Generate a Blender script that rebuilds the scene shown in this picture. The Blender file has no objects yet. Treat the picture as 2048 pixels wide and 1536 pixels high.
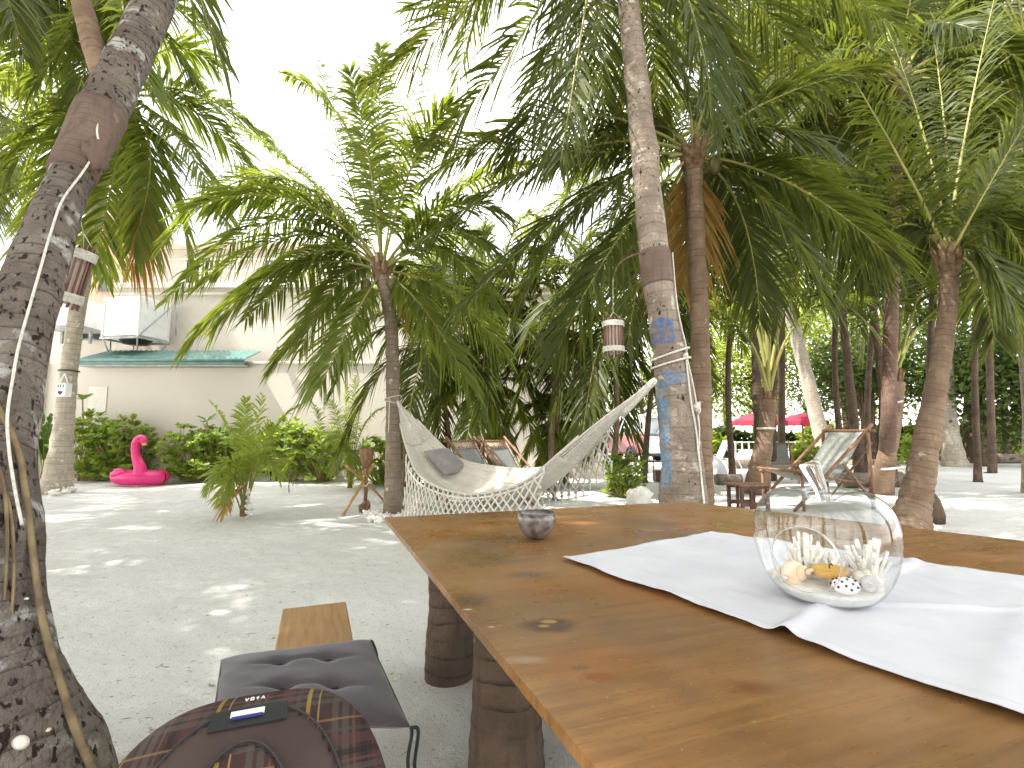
import bpy, math, random
import numpy as np
from mathutils import Vector, Matrix, Euler, noise
rnd = random.Random(7)
rng = np.random.default_rng(11)
scene = bpy.context.scene
COL = scene.collection

# ------------------------------------------------------------------ camera
F = 1000.0            # focal length in photo pixels (2048 wide)
CAMH = 1.15
PITCH = math.atan(102.0 / F)
cam_d = bpy.data.cameras.new('camera'); cam = bpy.data.objects.new('camera', cam_d); COL.objects.link(cam)
cam_d.sensor_width = 36.0; cam_d.lens = 36.0 * F / 2048.0
cam_d.clip_start = 0.02; cam_d.clip_end = 2000
cam.location = (0, 0, CAMH); cam.rotation_euler = (math.pi / 2 + PITCH, 0, 0)
scene.camera = cam

# ------------------------------------------------------------------ world, sun, exposure
SUN_EL, SUN_AZ = math.radians(56), math.radians(-103)     # azimuth from +Y, clockwise
S = Vector((math.sin(SUN_AZ) * math.cos(SUN_EL), math.cos(SUN_AZ) * math.cos(SUN_EL), math.sin(SUN_EL)))
w = bpy.data.worlds.new('World'); scene.world = w; w.use_nodes = True
nt = w.node_tree; nt.nodes.clear()
sky = nt.nodes.new('ShaderNodeTexSky'); sky.sky_type = 'NISHITA'; sky.sun_disc = False
sky.sun_elevation = SUN_EL; sky.sun_rotation = SUN_AZ; sky.dust_density = 4.0; sky.ozone_density = 1.0; sky.air_density = 1.0
tc = nt.nodes.new('ShaderNodeTexCoord'); nz = nt.nodes.new('ShaderNodeTexNoise')
nz.inputs['Scale'].default_value = 2.6; nz.inputs['Detail'].default_value = 6; nz.inputs['Roughness'].default_value = .55
rp = nt.nodes.new('ShaderNodeValToRGB'); rp.color_ramp.elements[0].position = .36; rp.color_ramp.elements[1].position = .6
rp.color_ramp.elements[0].color = (.18, .18, .18, 1); rp.color_ramp.elements[1].color = (.95, .95, .95, 1)
mx = nt.nodes.new('ShaderNodeMix'); mx.data_type = 'RGBA'
mx.inputs['B'].default_value = (8.6, 8.4, 8.0, 1)          # thin white tropical cloud
bg = nt.nodes.new('ShaderNodeBackground'); bg.inputs['Strength'].default_value = 0.13
wo = nt.nodes.new('ShaderNodeOutputWorld')
nt.links.new(tc.outputs['Generated'], nz.inputs['Vector']); nt.links.new(nz.outputs['Fac'], rp.inputs['Fac'])
nt.links.new(rp.outputs['Color'], mx.inputs['Factor']); nt.links.new(sky.outputs['Color'], mx.inputs['A'])
nt.links.new(mx.outputs['Result'], bg.inputs['Color']); nt.links.new(bg.outputs['Background'], wo.inputs['Surface'])
sl = bpy.data.lights.new('sun', 'SUN'); sl.energy = 3.3; sl.angle = math.radians(.53); sl.color = (1, .96, .89)
so = bpy.data.objects.new('sun', sl); COL.objects.link(so); so.rotation_euler = (-S).to_track_quat('-Z', 'Y').to_euler(); so.location = S * 40
scene.view_settings.view_transform = 'Standard'; scene.view_settings.look = 'None'
scene.view_settings.exposure = 1.97; scene.view_settings.gamma = 1.0
scene.render.engine = 'CYCLES'
scene.cycles.max_bounces = 10; scene.cycles.diffuse_bounces = 5; scene.cycles.transparent_max_bounces = 12
scene.cycles.use_denoising = True; scene.cycles.sample_clamp_indirect = 8

# ------------------------------------------------------------------ placing helpers
cP, sP = math.cos(PITCH), math.sin(PITCH)
def ray(px, py):
    u, v = (px - 1024) / F, (768 - py) / F
    return np.array([u, cP - sP * v, sP + cP * v])
def U(px, py, Y):
    d = ray(px, py); t = Y / d[1]
    return np.array([d[0] * t, Y, CAMH + d[2] * t])
def G(px, py, z=0.0):
    d = ray(px, py); t = (z - CAMH) / d[2]
    return np.array([d[0] * t, d[1] * t, z])

# ------------------------------------------------------------------ materials
MATS = {}
def _n(nt, t, **k):
    n = nt.nodes.new(t)
    for a, b in k.items(): setattr(n, a, b)
    return n
def M(name, col, col2=None, rough=.65, scale=6, detail=6, lo=.4, hi=.62, bump=0, bscale=40, bdist=.01, metal=0, spec=.4, stretch=(1, 1, 1), coat=0, emit=None, sheen=0, trans=0, rotz_=0):
    m = bpy.data.materials.new(name); m.use_nodes = True; t = m.node_tree; b = t.nodes['Principled BSDF']
    b.inputs['Base Color'].default_value = (*col, 1); b.inputs['Roughness'].default_value = rough
    b.inputs['Metallic'].default_value = metal; b.inputs['Specular IOR Level'].default_value = spec
    b.inputs['Coat Weight'].default_value = coat; b.inputs['Sheen Weight'].default_value = sheen
    tcn = _n(t, 'ShaderNodeTexCoord'); mp = _n(t, 'ShaderNodeMapping'); mp.inputs['Scale'].default_value = stretch
    ro = _n(t, 'ShaderNodeMapping'); ro.inputs['Rotation'].default_value = (0, 0, rotz_); t.links.new(tcn.outputs['Object'], ro.inputs['Vector']); t.links.new(ro.outputs['Vector'], mp.inputs['Vector'])
    if col2:
        a = _n(t, 'ShaderNodeTexNoise'); a.inputs['Scale'].default_value = scale; a.inputs['Detail'].default_value = detail
        t.links.new(mp.outputs['Vector'], a.inputs['Vector'])
        r = _n(t, 'ShaderNodeMapRange'); r.inputs['From Min'].default_value = lo; r.inputs['From Max'].default_value = hi
        t.links.new(a.outputs['Fac'], r.inputs['Value'])
        x = _n(t, 'ShaderNodeMix', data_type='RGBA'); x.inputs['A'].default_value = (*col, 1); x.inputs['B'].default_value = (*col2, 1)
        t.links.new(r.outputs['Result'], x.inputs['Factor']); t.links.new(x.outputs['Result'], b.inputs['Base Color'])
    if bump:
        a = _n(t, 'ShaderNodeTexNoise'); a.inputs['Scale'].default_value = bscale; a.inputs['Detail'].default_value = 5
        t.links.new(mp.outputs['Vector'], a.inputs['Vector'])
        bn = _n(t, 'ShaderNodeBump'); bn.inputs['Strength'].default_value = bump; bn.inputs['Distance'].default_value = bdist
        t.links.new(a.outputs['Fac'], bn.inputs['Height']); t.links.new(bn.outputs['Normal'], b.inputs['Normal'])
    if trans:
        tr = _n(t, 'ShaderNodeBsdfTranslucent'); tr.inputs['Color'].default_value = (*col, 1)
        ms = _n(t, 'ShaderNodeMixShader'); ms.inputs['Fac'].default_value = trans
        t.links.new(b.outputs[0], ms.inputs[1]); t.links.new(tr.outputs[0], ms.inputs[2]); t.links.new(ms.outputs[0], t.nodes['Material Output'].inputs['Surface'])
    if emit:
        b.inputs['Emission Color'].default_value = (*emit[:3], 1); b.inputs['Emission Strength'].default_value = emit[3]
    MATS[name] = m
    return m
def leafmat(name, c1, c2, tr, tfac=.42, rough=.5):
    m = bpy.data.materials.new(name); m.use_nodes = True; t = m.node_tree; b = t.nodes['Principled BSDF']
    b.inputs['Roughness'].default_value = rough; b.inputs['Specular IOR Level'].default_value = .32
    oi = _n(t, 'ShaderNodeObjectInfo'); tcn = _n(t, 'ShaderNodeTexCoord'); a = _n(t, 'ShaderNodeTexNoise'); a.inputs['Scale'].default_value = 6; a.inputs['Detail'].default_value = 3
    t.links.new(tcn.outputs['Object'], a.inputs['Vector'])
    ad = _n(t, 'ShaderNodeMath', operation='MULTIPLY_ADD'); ad.inputs[1].default_value = .55; t.links.new(oi.outputs['Random'], ad.inputs[0])
    s2 = _n(t, 'ShaderNodeMath', operation='MULTIPLY_ADD'); s2.inputs[1].default_value = 1.6; s2.inputs[2].default_value = -.6
    t.links.new(a.outputs['Fac'], s2.inputs[0]); t.links.new(s2.outputs[0], ad.inputs[2])
    x = _n(t, 'ShaderNodeMix', data_type='RGBA'); x.inputs['A'].default_value = (*c1, 1); x.inputs['B'].default_value = (*c2, 1)
    t.links.new(ad.outputs[0], x.inputs['Factor']); t.links.new(x.outputs['Result'], b.inputs['Base Color'])
    tn = _n(t, 'ShaderNodeBsdfTranslucent'); tn.inputs['Color'].default_value = (*tr, 1)
    ms = _n(t, 'ShaderNodeMixShader'); ms.inputs['Fac'].default_value = tfac
    t.links.new(b.outputs[0], ms.inputs[1]); t.links.new(tn.outputs[0], ms.inputs[2]); t.links.new(ms.outputs[0], t.nodes['Material Output'].inputs['Surface'])
    MATS[name] = m; return m

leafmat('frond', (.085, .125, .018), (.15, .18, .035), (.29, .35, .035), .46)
leafmat('frond_shaded', (.036, .054, .010), (.072, .088, .018), (.17, .20, .02), .42)  # darker copy of the frond green, canopy shade put into the colour
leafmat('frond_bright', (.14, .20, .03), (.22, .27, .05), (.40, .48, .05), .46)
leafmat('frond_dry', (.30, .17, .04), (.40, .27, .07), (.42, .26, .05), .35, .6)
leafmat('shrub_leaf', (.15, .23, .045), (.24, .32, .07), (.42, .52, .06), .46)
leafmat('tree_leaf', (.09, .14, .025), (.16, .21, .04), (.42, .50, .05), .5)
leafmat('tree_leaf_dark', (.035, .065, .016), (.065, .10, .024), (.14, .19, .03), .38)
leafmat('banana_leaf', (.07, .15, .04), (.12, .2, .05), (.2, .3, .05))
M('rachis', (.20, .22, .05), (.32, .28, .08), .5, 3)
M('rachis_dry', (.30, .18, .07), (.2, .11, .04), .7, 8)
M('fibre', (.13, .075, .04), (.24, .16, .09), .9, 14, bump=.6, bscale=60)
M('coconut', (.09, .10, .025), (.14, .10, .04), .45, 4)
M('wall_paint', (.60, .555, .49), (.545, .50, .44), .85, .7, 8, .35, .7, bump=.12, bscale=35, bdist=.004)
M('house_paint', (.63, .58, .515), (.57, .525, .46), .85, .5, 8, bump=.1, bscale=30, bdist=.004)
M('trim_paint', (.70, .66, .60), (.6, .56, .5), .7, 2)
M('salmon_paint', (.52, .30, .22), (.46, .26, .19), .85, 1.2)
M('teal_metal', (.09, .20, .18), (.14, .26, .235), .42, 3, spec=.6)
M('white_metal', (.78, .78, .78), (.70, .70, .69), .4, 4)
M('grey_metal', (.42, .43, .43), (.3, .3, .3), .5, 5)
M('dark_metal', (.035, .033, .03), (.07, .06, .05), .45, 12, metal=.4)
M('glass_dark', (.03, .045, .05), rough=.08, spec=.8)
M('pane', (.25, .33, .4), (.45, .5, .5), .06, 2, spec=.9)
M('sand_rock', (.72, .69, .63), (.5, .46, .4), .9, 18, bump=.9, bscale=50)
M('coral', (.86, .84, .79), (.76, .72, .65), .85, 20, bump=.7, bscale=90, bdist=.006)
M('shell', (.75, .68, .56), (.82, .79, .74), .3, 14, spec=.5)
M('shell_warm', (.70, .52, .34), (.84, .76, .64), .32, 16, spec=.5)
M('shell_grey', (.5, .47, .47), (.7, .67, .64), .3, 20, spec=.5)
M('canvas', (.31, .325, .30), (.26, .27, .25), .85, 20, bump=.2, bscale=300, bdist=.002, trans=.2)
M('canvas_white', (.74, .74, .74), (.6, .62, .66), .8, 2)
M('chair_wood', (.17, .085, .045), (.26, .15, .085), .6, 9, stretch=(3, 3, .6), bump=.3, bscale=30)
M('dark_wood', (.075, .035, .025), (.13, .065, .04), .55, 10, bump=.3, bscale=30)
M('bamboo', (.45, .27, .10), (.36, .2, .07), .42, 8)
M('bamboo_red', (.12, .055, .038), (.19, .095, .065), .42, 25, stretch=(1, 1, .2))
M('paper', (.72, .62, .55), (.78, .68, .62), .8, 20, trans=.4)
M('cord', (.66, .63, .56), (.5, .47, .41), .85, 60, bump=.5, bscale=250, bdist=.002)
M('cotton', (.70, .665, .59), (.60, .56, .485), .9, 30, bump=.35, bscale=220, bdist=.003, trans=.22, stretch=(1, 1, 3))
M('pink_vinyl', (.80, .03, .22), (.85, .05, .27), .3, 2, spec=.6, trans=.25)
M('white_vinyl', (.85, .8, .8), rough=.3)
M('black_vinyl', (.02, .02, .02), rough=.3)
M('orange_vinyl', (.8, .3, .1), rough=.35)
M('red_fabric', (.36, .025, .06), (.42, .04, .08), .8, 3, trans=.3)
M('bus_white', (.72, .72, .72), (.65, .64, .63), .3, 2, coat=.4)
M('bus_maroon', (.24, .07, .085), (.30, .10, .11), .35, 3, coat=.4)
M('tyre', (.02, .02, .02), rough=.8)
M('terracotta', (.5, .13, .05), (.42, .1, .04), .8, 8)
M('cushion', (.046, .036, .043), (.062, .049, .057), .9, 9, bump=.35, bscale=500, bdist=.0015, sheen=.3)
M('cushion_grey', (.20, .18, .175), (.24, .215, .21), .9, 9, sheen=.2)
M('cloth', (.65, .65, .69), (.60, .60, .645), .85, 5, bump=.18, bscale=600, bdist=.001)
M('plank', (.40, .235, .10), (.29, .155, .06), .5, 5, 8, .35, .7, stretch=(1, 14, 1), bump=.15, bscale=20, bdist=.003, rotz_=math.radians(69))
M('pack_dark', (.05, .03, .027), (.065, .042, .036), .7, 6, bump=.25, bscale=400, bdist=.001)
M('pack_black', (.016, .018, .018), rough=.6)
M('zip', (.03, .03, .03), rough=.5)
M('patch_white', (.75, .75, .78), rough=.5)
M('patch_blue', (.03, .03, .16), rough=.5)
M('candle', (.72, .42, .08), (.66, .34, .05), .45, 9)
M('wick', (.01, .01, .01), rough=.9)
M('white_sand', (.84, .83, .80), (.72, .71, .68), .95, 70, bump=.5, bscale=300, bdist=.002)
M('coconut_shell', (.07, .055, .048), (.21, .18, .165), .28, 30, 10, .4, .6, spec=.6, bump=.5, bscale=60, bdist=.004, coat=.5)
M('vine', (.24, .18, .095), (.13, .09, .055), .8, 14, bump=.5, bscale=40)
M('log', (.13, .105, .08), (.21, .175, .14), .9, 7, stretch=(1, 3, 3), bump=.7, bscale=25)
M('log_end', (.26, .22, .17), (.18, .15, .12), .9, 20)
M('sea', (.06, .22, .26), (.09, .28, .32), .15, .2, bump=.3, bscale=2)
M('twig', (.24, .17, .11), (.36, .28, .2), .9, 30)
M('net_blue', (.45, .5, .62), (.6, .62, .7), .8, 8)
M('spot', (.02, .02, .02), rough=.4)

# glass: solid pieces refract; the blown shell is thin walled (clear transmission plus Fresnel reflection)
g = bpy.data.materials.new('glass'); g.use_nodes = True; b = g.node_tree.nodes['Principled BSDF']
b.inputs['Transmission Weight'].default_value = 1; b.inputs['Roughness'].default_value = .0; b.inputs['IOR'].default_value = 1.45; b.inputs['Base Color'].default_value = (.985, .99, .99, 1)
MATS['glass'] = g
g = bpy.data.materials.new('thin_glass'); g.use_nodes = True; t = g.node_tree; t.nodes.remove(t.nodes['Principled BSDF'])
tp = _n(t, 'ShaderNodeBsdfTransparent'); tp.inputs['Color'].default_value = (.955, .965, .965, 1); gl = _n(t, 'ShaderNodeBsdfGlossy'); gl.inputs['Roughness'].default_value = .01
lw = _n(t, 'ShaderNodeLayerWeight'); lw.inputs['Blend'].default_value = .5; pw = _n(t, 'ShaderNodeMath', operation='POWER'); pw.inputs[1].default_value = 3.0; t.links.new(lw.outputs['Facing'], pw.inputs[0])
fz = _n(t, 'ShaderNodeMath', operation='MULTIPLY_ADD'); fz.inputs[1].default_value = .9; fz.inputs[2].default_value = .085; t.links.new(pw.outputs[0], fz.inputs[0]); ms = _n(t, 'ShaderNodeMixShader')
t.links.new(fz.outputs[0], ms.inputs[0]); t.links.new(tp.outputs[0], ms.inputs[1]); t.links.new(gl.outputs[0], ms.inputs[2]); t.links.new(ms.outputs[0], t.nodes['Material Output'].inputs['Surface'])
MATS['thin_glass'] = g

# sand
def sandmat():
    m = bpy.data.materials.new('sand'); m.use_nodes = True; t = m.node_tree; b = t.nodes['Principled BSDF']; b.inputs['Roughness'].default_value = .95; b.inputs['Specular IOR Level'].default_value = .15
    tcn = _n(t, 'ShaderNodeTexCoord')
    def noi(s, d=6, st=None):
        a = _n(t, 'ShaderNodeTexNoise'); a.inputs['Scale'].default_value = s; a.inputs['Detail'].default_value = d
        t.links.new(tcn.outputs['Object'], a.inputs['Vector']); return a
    def rng_(v, lo, hi):
        r = _n(t, 'ShaderNodeMapRange'); r.inputs['From Min'].default_value = lo; r.inputs['From Max'].default_value = hi; t.links.new(v, r.inputs['Value']); return r.outputs['Result']
    def mix(f, a, c):
        x = _n(t, 'ShaderNodeMix', data_type='RGBA'); t.links.new(f, x.inputs['Factor'])
        if isinstance(a, tuple): x.inputs['A'].default_value = (*a, 1)
        else: t.links.new(a, x.inputs['A'])
        x.inputs['B'].default_value = (*c, 1); return x.outputs['Result']
    c = mix(rng_(noi(.8).outputs['Fac'], .35, .65), (.62, .62, .59), (.56, .56, .53))
    c = mix(rng_(noi(60, 4).outputs['Fac'], .60, .72), c, (.42, .39, .33))
    c = mix(rng_(noi(23, 5).outputs['Fac'], .66, .72), c, (.30, .25, .19))
    t.links.new(c, b.inputs['Base Color'])
    n1 = noi(4.2, 8); n2 = noi(120, 3)
    ad = _n(t, 'ShaderNodeMath', operation='MULTIPLY_ADD'); ad.inputs[1].default_value = .12; t.links.new(n2.outputs['Fac'], ad.inputs[0]); t.links.new(n1.outputs['Fac'], ad.inputs[2])
    bn = _n(t, 'ShaderNodeBump'); bn.inputs['Strength'].default_value = .8; bn.inputs['Distance'].default_value = .06
    t.links.new(ad.outputs[0], bn.inputs['Height']); t.links.new(bn.outputs['Normal'], b.inputs['Normal'])
    MATS['sand'] = m
sandmat()

# palm trunk bark: UV = (turn, metres along)
def trunkmat(name, c1, c2, ring, freq=9, lich=(.5, .48, .44), lichen=.62, paint=False, rough_bump=.5, pits=0, pscale=17):
    m = bpy.data.materials.new(name); m.use_nodes = True; t = m.node_tree; b = t.nodes['Principled BSDF']; b.inputs['Roughness'].default_value = .9; b.inputs['Specular IOR Level'].default_value = .2
    tcn = _n(t, 'ShaderNodeTexCoord'); sep = _n(t, 'ShaderNodeSeparateXYZ'); t.links.new(tcn.outputs['UV'], sep.inputs[0])
    def noi(s, d=6, st=(1, 1, 1)):
        mp = _n(t, 'ShaderNodeMapping'); mp.inputs['Scale'].default_value = st; t.links.new(tcn.outputs['Object'], mp.inputs['Vector'])
        a = _n(t, 'ShaderNodeTexNoise'); a.inputs['Scale'].default_value = s; a.inputs['Detail'].default_value = d; t.links.new(mp.outputs['Vector'], a.inputs['Vector']); return a.outputs['Fac']
    def mth(op, a, c=None, d=None):
        n = _n(t, 'ShaderNodeMath', operation=op)
        for i, v in enumerate((a, c, d)):
            if v is None: continue
            if isinstance(v, (int, float)): n.inputs[i].default_value = v
            else: t.links.new(v, n.inputs[i])
        return n.outputs[0]
    def rng_(v, lo, hi, a=0, z=1):
        r = _n(t, 'ShaderNodeMapRange'); r.inputs['From Min'].default_value = lo; r.inputs['From Max'].default_value = hi; r.inputs['To Min'].default_value = a; r.inputs['To Max'].default_value = z
        t.links.new(v, r.inputs['Value']); return r.outputs['Result']
    def mix(f, a, c):
        x = _n(t, 'ShaderNodeMix', data_type='RGBA'); t.links.new(f, x.inputs['Factor'])
        for k, v in (('A', a), ('B', c)):
            if isinstance(v, tuple): x.inputs[k].default_value = (*v, 1)
            else: t.links.new(v, x.inputs[k])
        return x.outputs['Result']
    V = mth('MULTIPLY_ADD', noi(4, 4), .07, sep.outputs[1])
    saw = mth('FRACT', mth('MULTIPLY', V, freq))
    ringf = mth('MULTIPLY', rng_(saw, .0, .22, 1, 0), rng_(noi(7, 4), .35, .6))
    streak = noi(26, 5, (1, 1, .16))
    c = mix(rng_(noi(5, 6), .36, .64), c1, c2)
    c = mix(rng_(streak, .50, .70), c, tuple(v * .68 for v in c1))
    c = mix(rng_(noi(9, 7), lichen, lichen + .08), c, lich)
    c = mix(ringf, c, ring)
    if pits: c = mix(rng_(noi(pscale, 5, (1, 1, .6)), pits, pits + .06), c, (.03, .02, .016))
    if paint:
        ang, ln = sep.outputs[0], sep.outputs[1]
        jit = mth('MULTIPLY_ADD', noi(12, 4), .10, -.05)
        l2 = mth('ADD', ln, jit)
        def band(a, z, x0, x1):
            f = mth('MULTIPLY', mth('GREATER_THAN', l2, a), mth('LESS_THAN', l2, z))
            f = mth('MULTIPLY', f, mth('MULTIPLY', mth('GREATER_THAN', mth('ADD', ang, mth('MULTIPLY', jit, .5)), x0), mth('LESS_THAN', ang, x1)))
            return mth('MULTIPLY', f, rng_(noi(22, 6, (1, 1, .5)), .36, .62, 0, .9))
        c = mix(band(2.19, 2.26, .55, .80), c, (.06, .135, .33)); c = mix(band(2.06, 2.17, .55, .80), c, (.06, .14, .35))
        c = mix(band(1.70, 1.83, .62, .83), c, (.12, .22, .38)); c = mix(band(.85, 1.75, .50, .635), c, (.12, .26, .40))
    t.links.new(c, b.inputs['Base Color'])
    h = mth('ADD', mth('MULTIPLY', saw, .5), mth('ADD', streak, noi(40, 6)))
    bn = _n(t, 'ShaderNodeBump'); bn.inputs['Strength'].default_value = rough_bump; bn.inputs['Distance'].default_value = .02
    t.links.new(h, bn.inputs['Height']); t.links.new(bn.outputs['Normal'], b.inputs['Normal'])
    MATS[name] = m
trunkmat('bark_rough', (.21, .18, .15), (.12, .095, .08), (.06, .048, .04), 17, (.40, .385, .36), .56, rough_bump=1.3, pits=.575, pscale=42)
trunkmat('bark_hammock', (.31, .255, .205), (.205, .16, .125), (.14, .11, .085), 11, (.45, .41, .36), .6, paint=True, rough_bump=1.0, pits=.63, pscale=26)
trunkmat('bark_grey', (.29, .23, .175), (.21, .16, .12), (.11, .085, .065), 12, (.46, .43, .36), .63)
trunkmat('bark_brown', (.25, .175, .12), (.17, .11, .075), (.085, .055, .04), 12, (.4, .34, .26), .66)
trunkmat('bark_red', (.165, .105, .08), (.115, .072, .055), (.06, .04, .03), 10, (.3, .22, .17), .68)
trunkmat('bark_pale', (.42, .37, .30), (.33, .29, .23), (.2, .17, .13), 9, (.55, .52, .45), .6)
trunkmat('bark_log', (.15, .105, .075), (.085, .06, .045), (.04, .028, .022), 14, (.24, .2, .16), .68, rough_bump=.9)
trunkmat('wrap_brown', (.165, .118, .095), (.14, .098, .078), (.10, .07, .055), 24, (.26, .17, .12), .66, rough_bump=.25)

# varnished table top: grain along the table's long side (object X)
def tablemat():
    m = bpy.data.materials.new('table_wood'); m.use_nodes = True; t = m.node_tree; b = t.nodes['Principled BSDF']
    b.inputs['Specular IOR Level'].default_value = .5
    tcn = _n(t, 'ShaderNodeTexCoord')
    rot = _n(t, 'ShaderNodeMapping'); rot.inputs['Rotation'].default_value = (0, 0, math.radians(-20)); t.links.new(tcn.outputs['Object'], rot.inputs['Vector'])
    def noi(s, d=6, st=(1, 1, 1), dist=0):
        mp = _n(t, 'ShaderNodeMapping'); mp.inputs['Scale'].default_value = st; t.links.new(rot.outputs['Vector'], mp.inputs['Vector'])
        a = _n(t, 'ShaderNodeTexNoise'); a.inputs['Scale'].default_value = s; a.inputs['Detail'].default_value = d; a.inputs['Distortion'].default_value = dist
        t.links.new(mp.outputs['Vector'], a.inputs['Vector']); return a.outputs['Fac']
    def rng_(v, lo, hi, a=0, z=1):
        r = _n(t, 'ShaderNodeMapRange'); r.inputs['From Min'].default_value = lo; r.inputs['From Max'].default_value = hi; r.inputs['To Min'].default_value = a; r.inputs['To Max'].default_value = z
        t.links.new(v, r.inputs['Value']); return r.outputs['Result']
    def mix(f, a, c):
        x = _n(t, 'ShaderNodeMix', data_type='RGBA'); t.links.new(f, x.inputs['Factor'])
        for k, v in (('A', a), ('B', c)):
            if isinstance(v, tuple): x.inputs[k].default_value = (*v, 1)
            else: t.links.new(v, x.inputs[k])
        return x.outputs['Result']
    grain = noi(3.0, 9, (1.0, 14, 1), .6)
    c = mix(rng_(grain, .36, .66), (.31, .155, .05), (.205, .098, .032))
    c = mix(rng_(noi(2.2, 5), .48, .68), c, (.30, .17, .068)); c = mix(rng_(noi(3.4, 6, (1, 1.6, 1)), .50, .66, 0, .7), c, (.30, .115, .032))
    c = mix(rng_(noi(1.6, 7), .50, .66, 0, .85), c, (.15, .098, .058))
    c = mix(rng_(noi(40, 4, (1, 6, 1)), .60, .75, 0, .6), c, (.09, .04, .018))
    def spotm(px, py, rx, ry, col, soft=.5, f=1.0):
        nonlocal c
        p = G(px, py, .75) - TA
        mp = _n(t, 'ShaderNodeMapping'); mp.vector_type = 'POINT'
        mp.inputs['Location'].default_value = (-p[0] / rx, -p[1] / ry, 0); mp.inputs['Scale'].default_value = (1 / rx, 1 / ry, 0)
        t.links.new(tcn.outputs['Object'], mp.inputs['Vector'])
        ln = _n(t, 'ShaderNodeVectorMath', operation='LENGTH'); t.links.new(mp.outputs['Vector'], ln.inputs[0])
        ad = _n(t, 'ShaderNodeMath', operation='MULTIPLY_ADD'); ad.inputs[1].default_value = .8; ad.inputs[2].default_value = -.4
        t.links.new(noi(26, 4), ad.inputs[0]); s = _n(t, 'ShaderNodeMath', operation='ADD'); t.links.new(ln.outputs['Value'], s.inputs[0]); t.links.new(ad.outputs[0], s.inputs[1])
        c = mix(rng_(s.outputs[0], 1, 1 - soft, 0, f), c, col)
    spotm(1100, 1250, .075, .05, (.10, .055, .03)); spotm(1098, 1243, .022, .012, (.34, .2, .06)); spotm(1088, 1252, .014, .009, (.34, .2, .06))
    spotm(940, 1200, .07, .07, (.10, .065, .045), .7, .7); spotm(1060, 1150, .09, .06, (.13, .10, .065), .8, .7)
    spotm(1200, 1355, .035, .02, (.24, .085, .022), .3); spotm(1160, 1335, .02, .012, (.17, .085, .03), .4)
    spotm(1050, 1320, .05, .02, (.36, .27, .2), .8, .6); spotm(935, 1219, .012, .006, (.5, .45, .38), .3); spotm(983, 1254, .008, .004, (.5, .42, .35), .3)
    spotm(1500, 1375, .06, .03, (.15, .045, .018), .8, .7); spotm(1180, 1010, .12, .05, (.12, .07, .04), .8, .5)
    c = mix(rng_(noi(60, 3, (.12, 7, 1)), .64, .70, 0, .5), c, (.09, .05, .025)); c = mix(rng_(noi(75, 2, (.3, 2.2, 1), 1.5), .70, .74, 0, .5), c, (.40, .27, .15))
    fleck = noi(110, 2); c = mix(rng_(fleck, .74, .78), c, (.42, .3, .18))
    t.links.new(c, b.inputs['Base Color'])
    t.links.new(rng_(noi(6, 5), .3, .7, .2, .46), b.inputs['Roughness'])
    bn = _n(t, 'ShaderNodeBump'); bn.inputs['Strength'].default_value = .12; bn.inputs['Distance'].default_value = .004; t.links.new(grain, bn.inputs['Height']); t.links.new(bn.outputs['Normal'], b.inputs['Normal'])
    MATS['table_wood'] = m

# plaid backpack cloth
def plaidmat():
    m = bpy.data.materials.new('plaid'); m.use_nodes = True; t = m.node_tree; b = t.nodes['Principled BSDF']; b.inputs['Roughness'].default_value = .85; b.inputs['Specular IOR Level'].default_value = .2
    tcn = _n(t, 'ShaderNodeTexCoord'); sep = _n(t, 'ShaderNodeSeparateXYZ'); t.links.new(tcn.outputs['UV'], sep.inputs[0])
    def mth(op, a, c=None):
        n = _n(t, 'ShaderNodeMath', operation=op)
        for i, v in enumerate((a, c)):
            if v is None: continue
            if isinstance(v, (int, float)): n.inputs[i].default_value = v
            else: t.links.new(v, n.inputs[i])
        return n.outputs[0]
    def mix(f, a, c):
        x = _n(t, 'ShaderNodeMix', data_type='RGBA'); t.links.new(f, x.inputs['Factor'])
        for k, v in (('A', a), ('B', c)):
            if isinstance(v, tuple): x.inputs[k].default_value = (*v, 1)
            else: t.links.new(v, x.inputs[k])
        return x.outputs['Result']
    def stripe(ax, per, p0, wd, fac=1.0):
        f = mth('FRACT', mth('DIVIDE', sep.outputs[ax], per))
        return mth('MULTIPLY', mth('MULTIPLY', mth('GREATER_THAN', f, p0), mth('LESS_THAN', f, p0 + wd)), fac)
    c = (.050, .028, .026)
    for ax, per in ((0, .125), (1, .12)):
        c = mix(stripe(ax, per, .03, .07, .5), c, (.085, .078, .066)); c = mix(stripe(ax, per, .14, .07, .5), c, (.085, .078, .068)); c = mix(stripe(ax, per, .25, .03, .6), c, (.11, .06, .055))
        c = mix(stripe(ax, per, .33, .07, .6), c, (.022, .016, .015)); c = mix(stripe(ax, per, .45, .13, .5), c, (.095, .042, .04)); c = mix(stripe(ax, per, .62, .05, .5), c, (.07, .06, .055))
    c = mix(stripe(0, .125, .74, .045, .9), c, (.26, .17, .045)); c = mix(stripe(0, .125, .87, .018, .9), c, (.26, .17, .06)); c = mix(stripe(1, .12, .78, .03, .7), c, (.2, .12, .055))
    t.links.new(c, b.inputs['Base Color'])
    a = _n(t, 'ShaderNodeTexNoise'); a.inputs['Scale'].default_value = 450; t.links.new(tcn.outputs['Object'], a.inputs['Vector'])
    bn = _n(t, 'ShaderNodeBump'); bn.inputs['Strength'].default_value = .3; bn.inputs['Distance'].default_value = .001; t.links.new(a.outputs['Fac'], bn.inputs['Height']); t.links.new(bn.outputs['Normal'], b.inputs['Normal'])
    MATS['plaid'] = m
plaidmat()
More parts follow.
